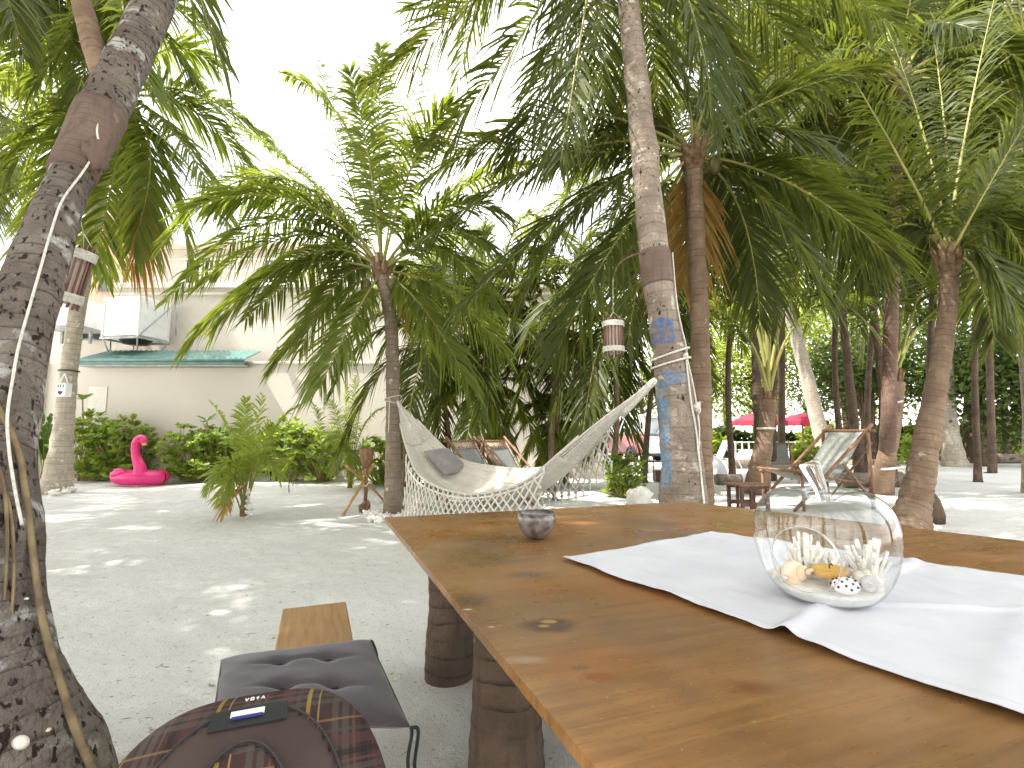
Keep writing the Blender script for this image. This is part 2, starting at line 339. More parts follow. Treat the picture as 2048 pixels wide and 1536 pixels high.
# dotted trim (leopard-like spots)
def spottrim():
    m = bpy.data.materials.new('spotted_trim'); m.use_nodes = True; t = m.node_tree; b = t.nodes['Principled BSDF']; b.inputs['Roughness'].default_value = .9
    tcn = _n(t, 'ShaderNodeTexCoord'); v = _n(t, 'ShaderNodeTexVoronoi'); v.inputs['Scale'].default_value = 30; t.links.new(tcn.outputs['Object'], v.inputs['Vector'])
    r = _n(t, 'ShaderNodeMapRange'); r.inputs['From Min'].default_value = .28; r.inputs['From Max'].default_value = .42; t.links.new(v.outputs['Distance'], r.inputs['Value'])
    x = _n(t, 'ShaderNodeMix', data_type='RGBA'); x.inputs['A'].default_value = (.03, .02, .015, 1); x.inputs['B'].default_value = (.5, .38, .28, 1)
    t.links.new(r.outputs['Result'], x.inputs['Factor']); t.links.new(x.outputs['Result'], b.inputs['Base Color']); MATS['spotted_trim'] = m
spottrim()

# ------------------------------------------------------------------ mesh helpers
def tag(o, label=None, cat=None, group=None, kind=None):
    if label: o['label'] = label
    if cat: o['category'] = cat
    if group: o['group'] = group
    if kind: o['kind'] = kind
    return o
def thing(name, loc, label, cat, group=None):
    o = bpy.data.objects.new(name, None); COL.objects.link(o); o.location = tuple(float(v) for v in loc); o.empty_display_size = .1
    return tag(o, label, cat, group)
def wloc(o):
    l = Vector((0, 0, 0))
    while o is not None: l += o.location; o = o.parent
    return l
def mk(name, verts, faces, mat, parent=None, smooth=True, uv=None):
    """world-space vertices -> one mesh object (origin at its parent's)"""
    base = np.array(wloc(parent)) if parent is not None else np.zeros(3)
    v = np.asarray(verts, float)
    if parent is None:
        base = np.array([(v[:, 0].min() + v[:, 0].max()) / 2, (v[:, 1].min() + v[:, 1].max()) / 2, v[:, 2].min()])
    me = bpy.data.meshes.new(name); me.from_pydata((v - base).tolist(), [], [tuple(f) for f in faces]); me.update()
    if smooth: me.polygons.foreach_set('use_smooth', [True] * len(me.polygons))
    if uv is not None:
        ul = me.uv_layers.new(name='UVMap'); uv = np.asarray(uv, float)
        li = np.empty(len(me.loops), int); me.loops.foreach_get('vertex_index', li)
        ul.data.foreach_set('uv', uv[li].ravel())
    if mat is not None: me.materials.append(MATS[mat])
    o = bpy.data.objects.new(name, me); COL.objects.link(o)
    if parent is not None: o.parent = parent
    else: o.location = tuple(base)
    return o
class MB:
    def __init__(s): s.v = []; s.f = []; s.n = 0; s.uv = []
    def add(s, v, f, uv=None):
        s.v.extend(np.asarray(v, float).tolist()); s.f.extend(tuple(int(i) + s.n for i in q) for q in f)
        s.uv.extend(np.asarray(uv, float).tolist() if uv is not None else [[0, 0]] * len(v)); s.n += len(v); return s
    def box(s, c, size, R=None, bev=0.0):
        c = np.asarray(c, float); h = np.asarray(size, float) / 2
        bv = min(bev, h.min() * .9) if bev else 0
        if bv:
            pts = []
            for sx in (-1, 1):
                for sy in (-1, 1):
                    for sz in (-1, 1):
                        for k in range(3):
                            p = np.array([sx, sy, sz]) * (h - bv); p[k] = (sx, sy, sz)[k] * h[k]; pts.append(p)
            import bmesh
            bm = bmesh.new(); [bm.verts.new(p) for p in pts]; bmesh.ops.convex_hull(bm, input=bm.verts); bm.verts.index_update()
            v = np.array([x.co for x in bm.verts]); f = [[q.index for q in fc.verts] for fc in bm.faces]; bm.free()
        else:
            v = np.array([[x, y, z] for x in (-1, 1) for y in (-1, 1) for z in (-1, 1)]) * h
            f = [(0, 1, 3, 2), (4, 6, 7, 5), (0, 4, 5, 1), (2, 3, 7, 6), (0, 2, 6, 4), (1, 5, 7, 3)]
        if R is not None: v = v @ np.asarray(R).T
        return s.add(v + c, f)
    def tube(s, pts, rad, seg=8, cap=True, ring=0.0, ringf=9, jit=0.0, flat=None):
        pts = np.asarray(pts, float); n = len(pts); rad = np.broadcast_to(np.asarray(rad, float), (n,))
        T = np.gradient(pts, axis=0); T /= np.linalg.norm(T, axis=1)[:, None] + 1e-12
        ln = np.r_[0, np.cumsum(np.linalg.norm(np.diff(pts, axis=0), axis=1))]
        ref = np.array([1., 0, 0]) if abs(T[0][0]) < .9 else np.array([0, 1., 0])
        a = ref - T[0] * (ref @ T[0]); a /= np.linalg.norm(a); V = []; UVs = []
        th = np.linspace(0, 2 * np.pi, seg + 1)
        for i in range(n):
            a = a - T[i] * (a @ T[i]); a /= np.linalg.norm(a) + 1e-12; bvec = np.cross(T[i], a)
            r = rad[i] * (1 + ring * ((ln[i] * ringf) % 1 - .5)) * np.ones(seg + 1)
            if jit: r = r * (1 + jit * np.array([noise.noise(Vector((pts[i][0] * 4 + math.cos(q) * .8, pts[i][1] * 4 + math.sin(q) * .8, pts[i][2] * 4))) for q in th]))
            r[-1] = r[0]
            V.append(pts[i] + (np.cos(th) * r)[:, None] * a + (np.sin(th) * r)[:, None] * bvec)
            UVs.append(np.c_[th / (2 * np.pi), np.full(seg + 1, ln[i])])
        V = np.concatenate(V); UVs = np.concatenate(UVs); k = seg + 1; f = []
        for i in range(n - 1):
            for j in range(seg): f.append((i * k + j, i * k + j + 1, (i + 1) * k + j + 1, (i + 1) * k + j))
        if cap: f.append(tuple(range(seg - 1, -1, -1))); f.append(tuple((n - 1) * k + j for j in range(seg)))
        return s.add(V, f, UVs)
    def bar(s, a, c, r, seg=6, r2=None): return s.tube([a, (np.asarray(a, float) + np.asarray(c, float)) / 2, c], [r, (r + (r2 or r)) / 2, r2 or r], seg)
    def lathe(s, prof, c=(0, 0, 0), seg=24, sc=(1, 1, 1), R=None):
        prof = np.asarray(prof, float); n = len(prof); th = np.linspace(0, 2 * np.pi, seg, endpoint=False); V = []
        for r, z in prof: V.append(np.c_[np.cos(th) * r * sc[0], np.sin(th) * r * sc[1], np.full(seg, z * sc[2])])
        V = np.concatenate(V); f = []
        for i in range(n - 1):
            for j in range(seg): f.append((i * seg + j, i * seg + (j + 1) % seg, (i + 1) * seg + (j + 1) % seg, (i + 1) * seg + j))
        if R is not None: V = V @ np.asarray(R).T
        return s.add(V + np.asarray(c, float), f)
    def ball(s, c, r, seg=14, rings=8, jit=0.0, R=None, seed=0):
        r = np.broadcast_to(np.asarray(r, float), (3,)); V = [[0, 0, -1]]; f = []
        for i in range(1, rings):
            p = -math.pi / 2 + math.pi * i / rings
            for j in range(seg): q = 2 * math.pi * j / seg; V.append([math.cos(p) * math.cos(q), math.cos(p) * math.sin(q), math.sin(p)])
        V.append([0, 0, 1]); V = np.array(V)
        if jit: V = V * (1 + jit * np.array([noise.noise(Vector(x * 1.7) + Vector((seed * 3.1, seed, 0))) * 1.6 for x in V]))[:, None]
        top = len(V) - 1
        for j in range(seg): f.append((0, 1 + (j + 1) % seg, 1 + j)); f.append((top, 1 + (rings - 2) * seg + j, 1 + (rings - 2) * seg + (j + 1) % seg))
        for i in range(rings - 2):
            for j in range(seg): a = 1 + i * seg; f.append((a + j, a + (j + 1) % seg, a + seg + (j + 1) % seg, a + seg + j))
        V = V * r
        if R is not None: V = V @ np.asarray(R).T
        return s.add(V + np.asarray(c, float), f)
    def build(s, name, mat, parent=None, smooth=True): return mk(name, s.v, s.f, mat, parent, smooth, s.uv)
def rotz(a): c, q = math.cos(a), math.sin(a); return np.array([[c, -q, 0], [q, c, 0], [0, 0, 1.]])
def rote(x, y, z): return np.array(Euler((x, y, z)).to_matrix())
def resample(P, n):
    """Catmull-Rom through rows of P (any width)"""
    P = np.asarray(P, float); Q = np.r_[[2 * P[0] - P[1]], P, [2 * P[-1] - P[-2]]]; out = []
    for u in np.linspace(0, len(P) - 1, n):
        i = min(int(u), len(P) - 2); t = u - i; a, b_, c, d = Q[i:i + 4]
        out.append(.5 * ((2 * b_) + (-a + c) * t + (2 * a - 5 * b_ + 4 * c - d) * t * t + (-a + 3 * b_ - 3 * c + d) * t ** 3))
    return np.array(out)
def smoothbox(parent, name, mat, c, size, R=None, bev=.006): return MB().box(c, size, R, bev).build(name, mat, parent, False)

# ------------------------------------------------------------------ palms
def frond(parent, P0, M_, P3, LL=.75, n=52, roll=0, hang=.55, mat='frond', rr=.022, wid=.019, stalk=.17, name='frond', rmat=None, sweep=(28, 62)):
    P0, M_, P3 = (np.asarray(x, float) for x in (P0, M_, P3))
    C = 2 * M_ - .5 * (P0 + P3)
    def P(t): t = np.asarray(t)[:, None]; return (1 - t) ** 2 * P0 + 2 * t * (1 - t) * C + t * t * P3
    def D(t): t = np.asarray(t)[:, None]; d = 2 * (1 - t) * (C - P0) + 2 * t * (P3 - C); return d / (np.linalg.norm(d, axis=1)[:, None] + 1e-9)
    n = int(n * 1.6); wid = wid * .86
    mb = MB(); ts = np.linspace(0, 1, 11)
    mb.tube(P(ts), rr * (1 - .88 * ts) + .001, 5, False)
    nr = len(mb.f)
    h = P3 - P0; h[2] = 0
    if np.linalg.norm(h) < .15: h = np.array([rng.normal(), rng.normal(), 0])
    s0 = np.array([h[1], -h[0], 0]) / np.linalg.norm(h)
    for sg in (1, -1):
        t = np.linspace(stalk, .995, n) + rng.normal(0, .004, n); t = np.clip(t, 0, 1)
        t = t[rng.random(n) > .09]; k = len(t)
        p, T = P(t), D(t)
        sd = s0 - T * (T @ s0)[:, None]; sd /= np.linalg.norm(sd, axis=1)[:, None] + 1e-9
        nr_ = np.cross(sd, T); fl = np.where(nr_[:, 2] < -1e-6, -1., 1.); 
        if h @ T[0] < -.2: pass
        nr_ = nr_ * (1. if np.mean(nr_[:, 2]) >= 0 else -1.)
        cr, sr = math.cos(roll), math.sin(roll); sd, nr_ = sd * cr + nr_ * sr, nr_ * cr - sd * sr
        a = np.radians(sweep[0] + (sweep[1] - sweep[0]) * t ** 1.5) + rng.normal(0, .06, k)
        d = sg * sd * np.cos(a)[:, None] + T * np.sin(a)[:, None] + nr_ * (.22 + rng.normal(0, .1, k))[:, None]
        d /= np.linalg.norm(d, axis=1)[:, None]
        ll = LL * np.interp(t, [.1, .32, .6, .85, 1], [.5, .95, 1, .74, .36]) * rng.uniform(.66, 1.12, k)
        hg = hang * rng.uniform(.45, 1.6, k)
        wd = T - d * (T * d).sum(1)[:, None]; wd /= np.linalg.norm(wd, axis=1)[:, None] + 1e-9
        wd = wd + nr_ * rng.normal(0, .35, k)[:, None]
        W = wid * rng.uniform(.8, 1.15, k)
        secs = []
        for u, wf in ((0, .45), (.3, 1), (.68, .8), (1, 0)):
            q = p + d * (ll * u)[:, None]; q[:, 2] -= hg * ll * u * u
            if wf: o = wd * (W * wf)[:, None]; secs += [q - o, q + o]
            else: secs.append(q)
        V = np.stack(secs, 1).reshape(-1, 3); b0 = np.arange(k) * 7; f = []
        for b_ in b0: f += [(b_, b_ + 1, b_ + 3, b_ + 2), (b_ + 2, b_ + 3, b_ + 5, b_ + 4), (b_ + 4, b_ + 5, b_ + 6)]
        mb.add(V, f)
    o = mb.build(name, mat, parent, True)
    o.data.materials.append(MATS[rmat or ('rachis_dry' if mat == 'frond_dry' else 'rachis')])
    mi = np.zeros(len(o.data.polygons), int); mi[:nr] = 1; o.data.polygons.foreach_set('material_index', mi.tolist())
    return o
def trunk_path(pts, n=40):
    """pts: rows (x,y,z,r)"""
    return resample(pts, n)
def sheath(parent, c, r, h, k=7, mat='fibre'):
    mb = MB()
    for i in range(k):
        a = 2 * math.pi * i / k + rnd.uniform(-.3, .3); o = np.array([math.cos(a), math.sin(a), 0])
        mb.tube([c + o * r * .55 + [0, 0, -h * .35], c + o * r * 1.1 + [0, 0, h * .2], c + o * r * (1.3 + .5 * rnd.random()) + [0, 0, h * rnd.uniform(.4, .7)]], [r * .55, r * .45, r * .2], 6)
    mb.ball(c, (r * 1.15, r * 1.15, h * .5), 10, 6, .2)
    mb.build('leaf_sheath', mat, parent)
def palm(name, label, trunk, crown, Yc, fronds, mat='frond', bark='bark_grey', LL=.75, group=None, extra=0, elen=3.0, coconuts=0, rr=.022, wid=.019, n=52, cat='palm tree', seg=16, ring=.07, jit=.08, sh=True, hang=.55, nrings=None, sr=None, stalk=.17):
    """trunk rows (x,y,z,r); crown pixel or point; fronds rows (mx,my,tx,ty,dY[,mat])"""
    tr = trunk_path(trunk, nrings or max(24, int(np.linalg.norm(np.asarray(trunk[-1][:3]) - np.asarray(trunk[0][:3])) * 16)))
    root = thing(name, trunk[0][:3], label, cat, group)
    MB().tube(tr[:, :3], tr[:, 3], seg, True, ring, 9, jit).build('trunk', bark, root)
    c = np.asarray(tr[-1, :3]); r0 = sr or max(.07, tr[-1, 3])
    if sh: sheath(root, c, r0, .42)
    for i, fr in enumerate(fronds):
        mxp, myp, tx, ty, dY = fr[:5]; m_ = fr[5] if len(fr) > 5 else mat
        tip = U(tx, ty, Yc + dY); mid = U(mxp, myp, Yc + dY * .45)
        frond(root, c + [0, 0, .05], mid, tip, LL, n, rnd.uniform(-.35, .35), hang, m_, rr, wid, stalk)
    for i in range(extra):
        a = 2 * math.pi * (i + rnd.random() * .6) / extra; e = rnd.uniform(-.35, 1.0); L = elen * rnd.uniform(.8, 1.1)
        o = np.array([math.cos(a), math.sin(a), 0]); tip = c + o * L * math.cos(e) + np.array([0, 0, L * math.sin(e) - .5 - .25 * L * math.cos(e)])
        mid = c + o * L * .5 * math.cos(e) + np.array([0, 0, L * .5 * math.sin(e) + .22 * L])
        frond(root, c, mid, tip, LL, n, rnd.uniform(-.3, .3), hang, mat, rr, wid)
    if coconuts:
        for i in range(coconuts):
            a = rnd.uniform(0, 6.28); q = c + [math.cos(a) * r0 * 2.2, math.sin(a) * r0 * 2.2, -.12 - .16 * rnd.random()]
            MB().ball(q, (.09, .09, .115), 10, 7).build('coconut', 'coconut', root)
    return root, tr
def T4(px, py, Y, r): return [*U(px, py, Y), r]
def E4(pl, pr, py, D):
    """trunk station from its two visible edges at a picture row, D = horizontal distance"""
    a, c = math.atan((pl - 1024) / F), math.atan((pr - 1024) / F); m = (a + c) / 2; d = ray(1024 + F * math.tan(m), py); t = D / math.hypot(d[0], d[1])
    return [d[0] * t, d[1] * t, CAMH + d[2] * t, D * math.sin((c - a) / 2)]
def G4(px, py, r): return [*G(px, py), r]

# ================================================================== SETTING
def ground():
    xs = np.r_[-400, -150, -60, -25, np.linspace(-15, 15, 151), 25, 60, 150, 400]; ys = np.r_[-60, -20, -6, np.linspace(-2, 22, 121), 30, 45, 80, 200, 600]
    V = []; 
    for y in ys:
        for x in xs:
            near = 1 if (abs(x) < 15.5 and -2.5 < y < 22.5) else 0
            z = -.012 + near * (.03 * noise.noise(Vector((x * .55, y * .55, 0))) + .012 * noise.noise(Vector((x * 2.1, y * 2.1, 3))))
            V.append((x, y, z))
    k = len(xs); f = [(i * k + j, i * k + j + 1, (i + 1) * k + j + 1, (i + 1) * k + j) for i in range(len(ys) - 1) for j in range(k - 1)]
    o = mk('sand_ground', V, f, 'sand', None, True); tag(o, 'pale coral sand covering the whole courtyard', 'sand', kind='structure')
ground()
o = mk('sea', [(-20, 60, .05), (600, 60, .05), (600, 900, .05), (-20, 900, .05)], [(0, 1, 2, 3)], 'sea'); tag(o, 'bright calm sea beyond the beach trees', 'sea', kind='structure')
# leaf bits and twigs on the sand
def litter():
    mb = MB()
    for i in range(2400):
        y = 1.2 + 10.5 * rnd.random() ** 1.6; x = rnd.uniform(-1.05, 1.0) * y; a = rnd.uniform(0, 6.28); L = rnd.uniform(.003, .012) * (2.2 if rnd.random() < .06 else 1); wd = rnd.uniform(.0012, .003)
        d = np.array([math.cos(a), math.sin(a), 0]); s_ = np.array([-d[1], d[0], 0]); c = np.array([x, y, .006 + .03 * noise.noise(Vector((x * .55, y * .55, 0))) + .012 * noise.noise(Vector((x * 2.1, y * 2.1, 3))) - .012])
        h = np.array([0, 0, .0025])
        mb.add([c - d * L - s_ * wd, c - d * L + s_ * wd, c + d * L, c + h], [(0, 2, 3), (2, 1, 3), (1, 0, 3)])
    tag(mb.build('leaf_litter', 'twig', None, False), 'tiny brown leaf flecks and twigs scattered over the sand', 'litter', kind='stuff')
litter()

# ---- garden wall and house
WY = 13.6
def zat(py, Y, px=1024): return float(U(px, py, Y)[2])
def xat(px, Y, py=870): return float(U(px, py, Y)[0])
zt = zat(728, WY)
gw = thing('garden_wall', (xat(600, WY), WY, 0), 'long plain cream rendered garden wall behind the shrubs', 'wall')
x0, x1 = xat(86, WY), xat(1212, WY)
MB().box(((x0 + x1) / 2, WY + .12, zt / 2 - .1), (x1 - x0, .24, zt + .2)).build('wall_panel', 'wall_paint', gw, False)
MB().box((xat(620, WY), WY + .11, zt + .035), (xat(780, WY) - xat(505, WY), .3, .07), bev=.012).build('coping', 'trim_paint', gw, False)
MB().box((x0 - .09, WY - .05, zt / 2), (.16, .16, zt + .25), bev=.02).build('corner_post', 'trim_paint', gw, False)
# access panel outlines on the wall
MB().box((xat(190, WY), WY - .012, zat(800, WY)), (.5, .024, .75), bev=.006).build('access_panel', 'trim_paint', gw, False)
HY = 14.7
hs = thing('house', (xat(600, HY), HY + 3, 0), 'pale cream two storey house behind the garden wall', 'house')
hx0, hx1 = xat(205, HY), xat(1150, HY); zl = zat(578, HY)
MB().box(((hx0 + hx1) / 2, HY + 4, zl / 2), (hx1 - hx0, 8, zl)).build('lower_wall', 'house_paint', hs, False)
MB().box(((hx0 + hx1) / 2, HY + .1, zl + .06), (hx1 - hx0 + .3, .5, .12), bev=.02).build('ledge', 'trim_paint', hs, False)
MB().box(((hx0 + hx1) / 2, HY + .12, zl - .16), (hx1 - hx0 + .16, .4, .09), bev=.02).build('cornice', 'trim_paint', hs, False)
zu = zat(505, HY + 1.6); ux1 = xat(680, HY + 1.6)
MB().box(((hx0 + ux1) / 2, HY + 4.6, (zl + zu) / 2 + .1), (ux1 - hx0, 6, zu - zl)).build('upper_wall', 'house_paint', hs, False)
MB().box(((hx0 + ux1) / 2, HY + 4.5, zu + .19), (ux1 - hx0 + .5, 6.6, .16), bev=.03).build('roof_slab', 'trim_paint', hs, False)
for i in range(3):
    wx = hx0 + 1.6 + i * 2.6; zc = (zl + zu) / 2 + .15
    wnd = MB().box((wx, HY + 1.585, zc), (1.1, .05, .9)).build('window', 'glass_dark', hs, False)
    mb = MB()
    for dx, dz, sx, sz in ((0, .49, 1.26, .09), (0, -.49, 1.26, .09), (-.585, 0, .09, .9), (.585, 0, .09, .9), (0, 0, .05, .9)): mb.box((wx + dx, HY + 1.555, zc + dz), (sx, .06, sz))
    mb.build('frame', 'trim_paint', wnd, False)
for zz in (.18, .55, .92): MB().bar((hx0, HY + .02, zl + zz), (hx1, HY + .02, zl + zz), .022, 6).build('rail', 'trim_paint', hs)
mb = MB()
for i in range(int((hx1 - hx0) / .14)): mb.box((hx0 + .14 * i, HY + .02, zl + .55), (.022, .022, .74))
o = mb.build('balusters', 'trim_paint', hs, False); o['kind'] = 'stuff'
MB().box((xat(166, HY) + .2, HY - .3, zat(668, HY)), (.5, .3, .45)).build('vent_opening', 'glass_dark', hs, False)
MB().box((xat(140, HY), HY + .6, zat(690, HY) / 2), (xat(215, HY) - xat(80, HY), 1.2, zat(600, HY) - .02)).build('side_annex', 'house_paint', hs, False)
nb = thing('neighbour_house', (xat(180, 19), 20, 0), 'salmon pink neighbouring house wall behind the thin palm', 'house')
zz = zat(430, 19)
MB().box((xat(178, 19), 21, zz / 2), (1.6, 4, zz)).build('wall_panel', 'salmon_paint', nb, False)
MB().box((xat(178, 19), 21, zz + .1), (1.9, 4.3, .2), bev=.04).build('roof_slab', 'trim_paint', nb, False)
MB().box((xat(186, 19), 18.98, zat(560, 19)), (.5, .06, .9)).build('window', 'glass_dark', nb, False)
# teal roof strip
tr_ = thing('teal_roof', (xat(330, WY), WY, zt), 'teal green corrugated metal roof edge on the garden wall', 'roof')
tx0, tx1 = xat(150, WY - .3), xat(482, WY - .3); nseg = 60; zf = zat(716, WY - .35); zb = zat(705, WY + .9)
V = []; 
for i in range(nseg + 1):
    x = tx0 + (tx1 - tx0) * i / nseg; q = .018 * (1 if i % 2 else -1)
    V += [(x, WY - .35, zf + q), (x, WY + .55, zb + q), (x, WY - .35, zf + q - .02), (x, WY + .55, zb + q - .02)]
f = []
for i in range(nseg): a, c = 4 * i, 4 * i + 4; f += [(a, c, c + 1, a + 1), (a + 2, a + 3, c + 3, c + 2), (a, a + 2, c + 2, c)]
mk('roof_sheet', V, f, 'teal_metal', tr_, False)
MB().box(((tx0 + tx1) / 2, WY - .36, zf - .10), (tx1 - tx0 + .04, .05, .16), bev=.01).build('fascia', 'teal_metal', tr_, False)
MB().box(((tx0 + tx1) / 2, WY - .18, zf - .2), (tx1 - tx0, .32, .04)).build('soffit', 'grey_metal', tr_, False)
MB().tube([(tx0, WY - .43, zf - .06), ((tx0 + tx1) / 2, WY - .43, zf - .065), (tx1, WY - .43, zf - .07)], .045, 8).build('gutter', 'teal_metal', tr_)
# boxed air handler on the roof
def ac_box():
    c = U(250, 632, WY - .1); r = thing('air_handler_box', (c[0], c[1] + .4, zat(690, WY)), 'large white metal air conditioning box on a bracket stand', 'air conditioner')
    R = rotz(math.radians(-9)); w_, d_, h_ = 1.16, .95, 1.1; C = np.array([c[0], c[1] + .45, c[2]])
    MB().box(C, (w_, d_, h_), R, .02).build('casing', 'white_metal', r, False)
    for sx in (-1, 1):
        for sy in (-1, 1):
            p = C + R @ np.array([sx * (w_ / 2 - .02), sy * (d_ / 2 + .015), 0])
            MB().box(p + [0, 0, -.02], (.045, .045, h_ + .1), R).build('frame_post', 'white_metal', r, False)
            q = C + R @ np.array([sx * (w_ / 2 - .12), sy * (d_ / 2 - .1), -h_ / 2 - .28])
            MB().bar(p + [0, 0, -h_ / 2 - .03], q + [0, 0, -.12], .022).build('leg', 'grey_metal', r)
    for sy in (-1, 1): p = C + R @ np.array([0, sy * (d_ / 2 + .02), -h_ / 2 - .06]); MB().box(p, (w_ + .06, .06, .06), R).build('base_rail', 'grey_metal', r, False)
    for sx in (-1, 1): p = C + R @ np.array([sx * (w_ / 2), 0, -h_ / 2 - .06]); MB().box(p, (.05, d_, .05), R).build('base_rail', 'grey_metal', r, False)
    MB().lathe([(0, -.16), (.3, -.14), (.42, 0)], C + [0, 0, -h_ / 2 - .02], 18).build('drain_pan', 'dark_metal', r)
    a = C + R @ np.array([w_ / 2 + .03, -d_ / 2, -h_ / 2]); e = C + R @ np.array([w_ / 2 + .03, d_ / 2, h_ / 2 - .1]); MB().bar(a, e, .014).build('brace', 'grey_metal', r)
    MB().bar(e + [.12, .1, .15], e + [.12, .1, -.8], .025).build('wall_strut', 'grey_metal', r)
ac_box()
def hood():
    c = U(150, 630, WY + .2); r = thing('duct_hood', (c[0], c[1], c[2] - .5), 'rounded white duct hood beside the air conditioning box', 'duct')
    V = []; n = 14
    for y in (-.35, .4):
        V.append((c[0] - .48, c[1] + y, c[2] - .38))
        for i in range(n + 1): a = math.pi * (1 - .5 * i / n); V.append((c[0] + .12 + .6 * math.cos(a), c[1] + y, c[2] - .12 + .5 * math.sin(a)))
        V.append((c[0] + .5, c[1] + y, c[2] + .38)); V.append((c[0] + .5, c[1] + y, c[2] - .38))
    k = n + 4; f = [tuple(range(k)), tuple(range(2 * k - 1, k - 1, -1))] + [(i, (i + 1) % k, k + (i + 1) % k, k + i) for i in range(k)]
    mk('casing', V, f, 'white_metal', r, False)
    MB().box(c + [.02, -.01, -.42], (1.1, .8, .07)).build('base_tray', 'grey_metal', r, False)
    for sx in (-.4, .4): MB().box(c + [sx, .1, -.62], (.06, .06, .36)).build('leg', 'grey_metal', r, False)
hood()
# wall lantern
def wall_lantern():
    c = U(553, 712, WY - .14); r = thing('wall_lantern', c, 'small black iron carriage lantern fixed to the cream wall', 'wall lamp')
    MB().lathe([(0, -.17), (.02, -.165), (.035, -.13), (.05, -.12), (.055, -.11)], c, 6).build('finial', 'dark_metal', r)
    MB().lathe([(.045, -.11), (.075, .08)], c, 6).build('glass_pane', 'pane', r)
    for i in range(6): a = i * math.pi / 3; MB().bar(c + [.047 * math.cos(a), .047 * math.sin(a), -.11], c + [.078 * math.cos(a), .078 * math.sin(a), .08], .007, 4).build('glazing_bar', 'dark_metal', r)
    MB().lathe([(.10, .08), (.095, .10), (.04, .17), (.012, .19), (.012, .25), (0, .26)], c, 6).build('cap', 'dark_metal', r)
    MB().tube([c + [0, 0, .22], c + [0, .05, .26], c + [0, .11, .18], c + [0, .135, .05]], .012, 6).build('bracket', 'dark_metal', r)
    MB().box(c + [0, .128, .02], (.09, .02, .24), None, .006).build('back_plate', 'dark_metal', r, False)
wall_lantern()

# ================================================================== TABLE
TZ = .75
TA, TB, TC, TD = G(770, 1035, TZ), G(1372, 1003, TZ), G(2048, 1082, TZ), G(1192, 1536, TZ)
TC = TB + (TC - TB) / np.linalg.norm(TC - TB) * 2.6; TD = TA + (TD - TA) / np.linalg.norm(TD - TA) * 2.7
tablemat()
tb = thing('table', TA * [1, 1, 0], 'large varnished brown wooden table top on palm log legs', 'table')
tb.location = (TA[0], TA[1], 0)
def prism(poly, z0, z1):
    n = len(poly); V = [(p[0], p[1], z1) for p in poly] + [(p[0], p[1], z0) for p in poly]
    return V, [tuple(range(n))[::-1], tuple(range(n, 2 * n))] + [(i, (i + 1) % n, n + (i + 1) % n, n + i) for i in range(n)]
cen = (TA + TB + TC + TD) / 4
def inset(p, k): d = cen - p; return p + d / np.linalg.norm(d) * k
V, f = prism([TA, TB, TC, TD], TZ - .02, TZ); mk('table_top', V, f, 'table_wood', tb, False)
V, f = prism([inset(p, .02) for p in (TA, TB, TC, TD)], TZ - .036, TZ - .0205); mk('under_board', V, f, 'dark_wood', tb, False)
for a, c in ((TA, TD), (TA, TB), (TB, TC), (TC, TD)):
    a2, c2 = inset(a, .30), inset(c, .30); d = (c2 - a2); L = np.linalg.norm(d); ang = math.atan2(d[1], d[0])
    MB().box(((a2 + c2) / 2 * [1, 1, 0]) + [0, 0, TZ - .0765], (L - .06, .035, .08), rotz(ang)).build('apron', 'dark_wood', tb, False)
def tleg(px, py, r, tilt=(0, 0)):
    b0 = G(px, py); b0[2] = -.06
    pts = [[b0[0] + tilt[0] * k, b0[1] + tilt[1] * k, -.06 + (TZ + .005) * k, r * (1.04 - .10 * k + .05 * math.sin(k * 9))] for k in np.linspace(0, 1, 22)]
    P = np.array(pts); P[-1, 2] = TZ - .055
    MB().tube(P[:, :3], P[:, 3], 20, True, .05, 14, .12).build('leg', 'bark_log', tb)
tleg(898, 1352, .112, (.0, .02)); tleg(1012, 1560, .118, (.0, .03))
for p in (TB + (TD - TB) * .2 + (TA - TB) * -.0, TC + (TA - TC) * .22):
    P = np.array([[p[0], p[1], z] for z in np.linspace(-.06, TZ - .055, 20)]); MB().tube(P, .115, 18, True, .05, 14, .12).build('leg', 'bark_log', tb)
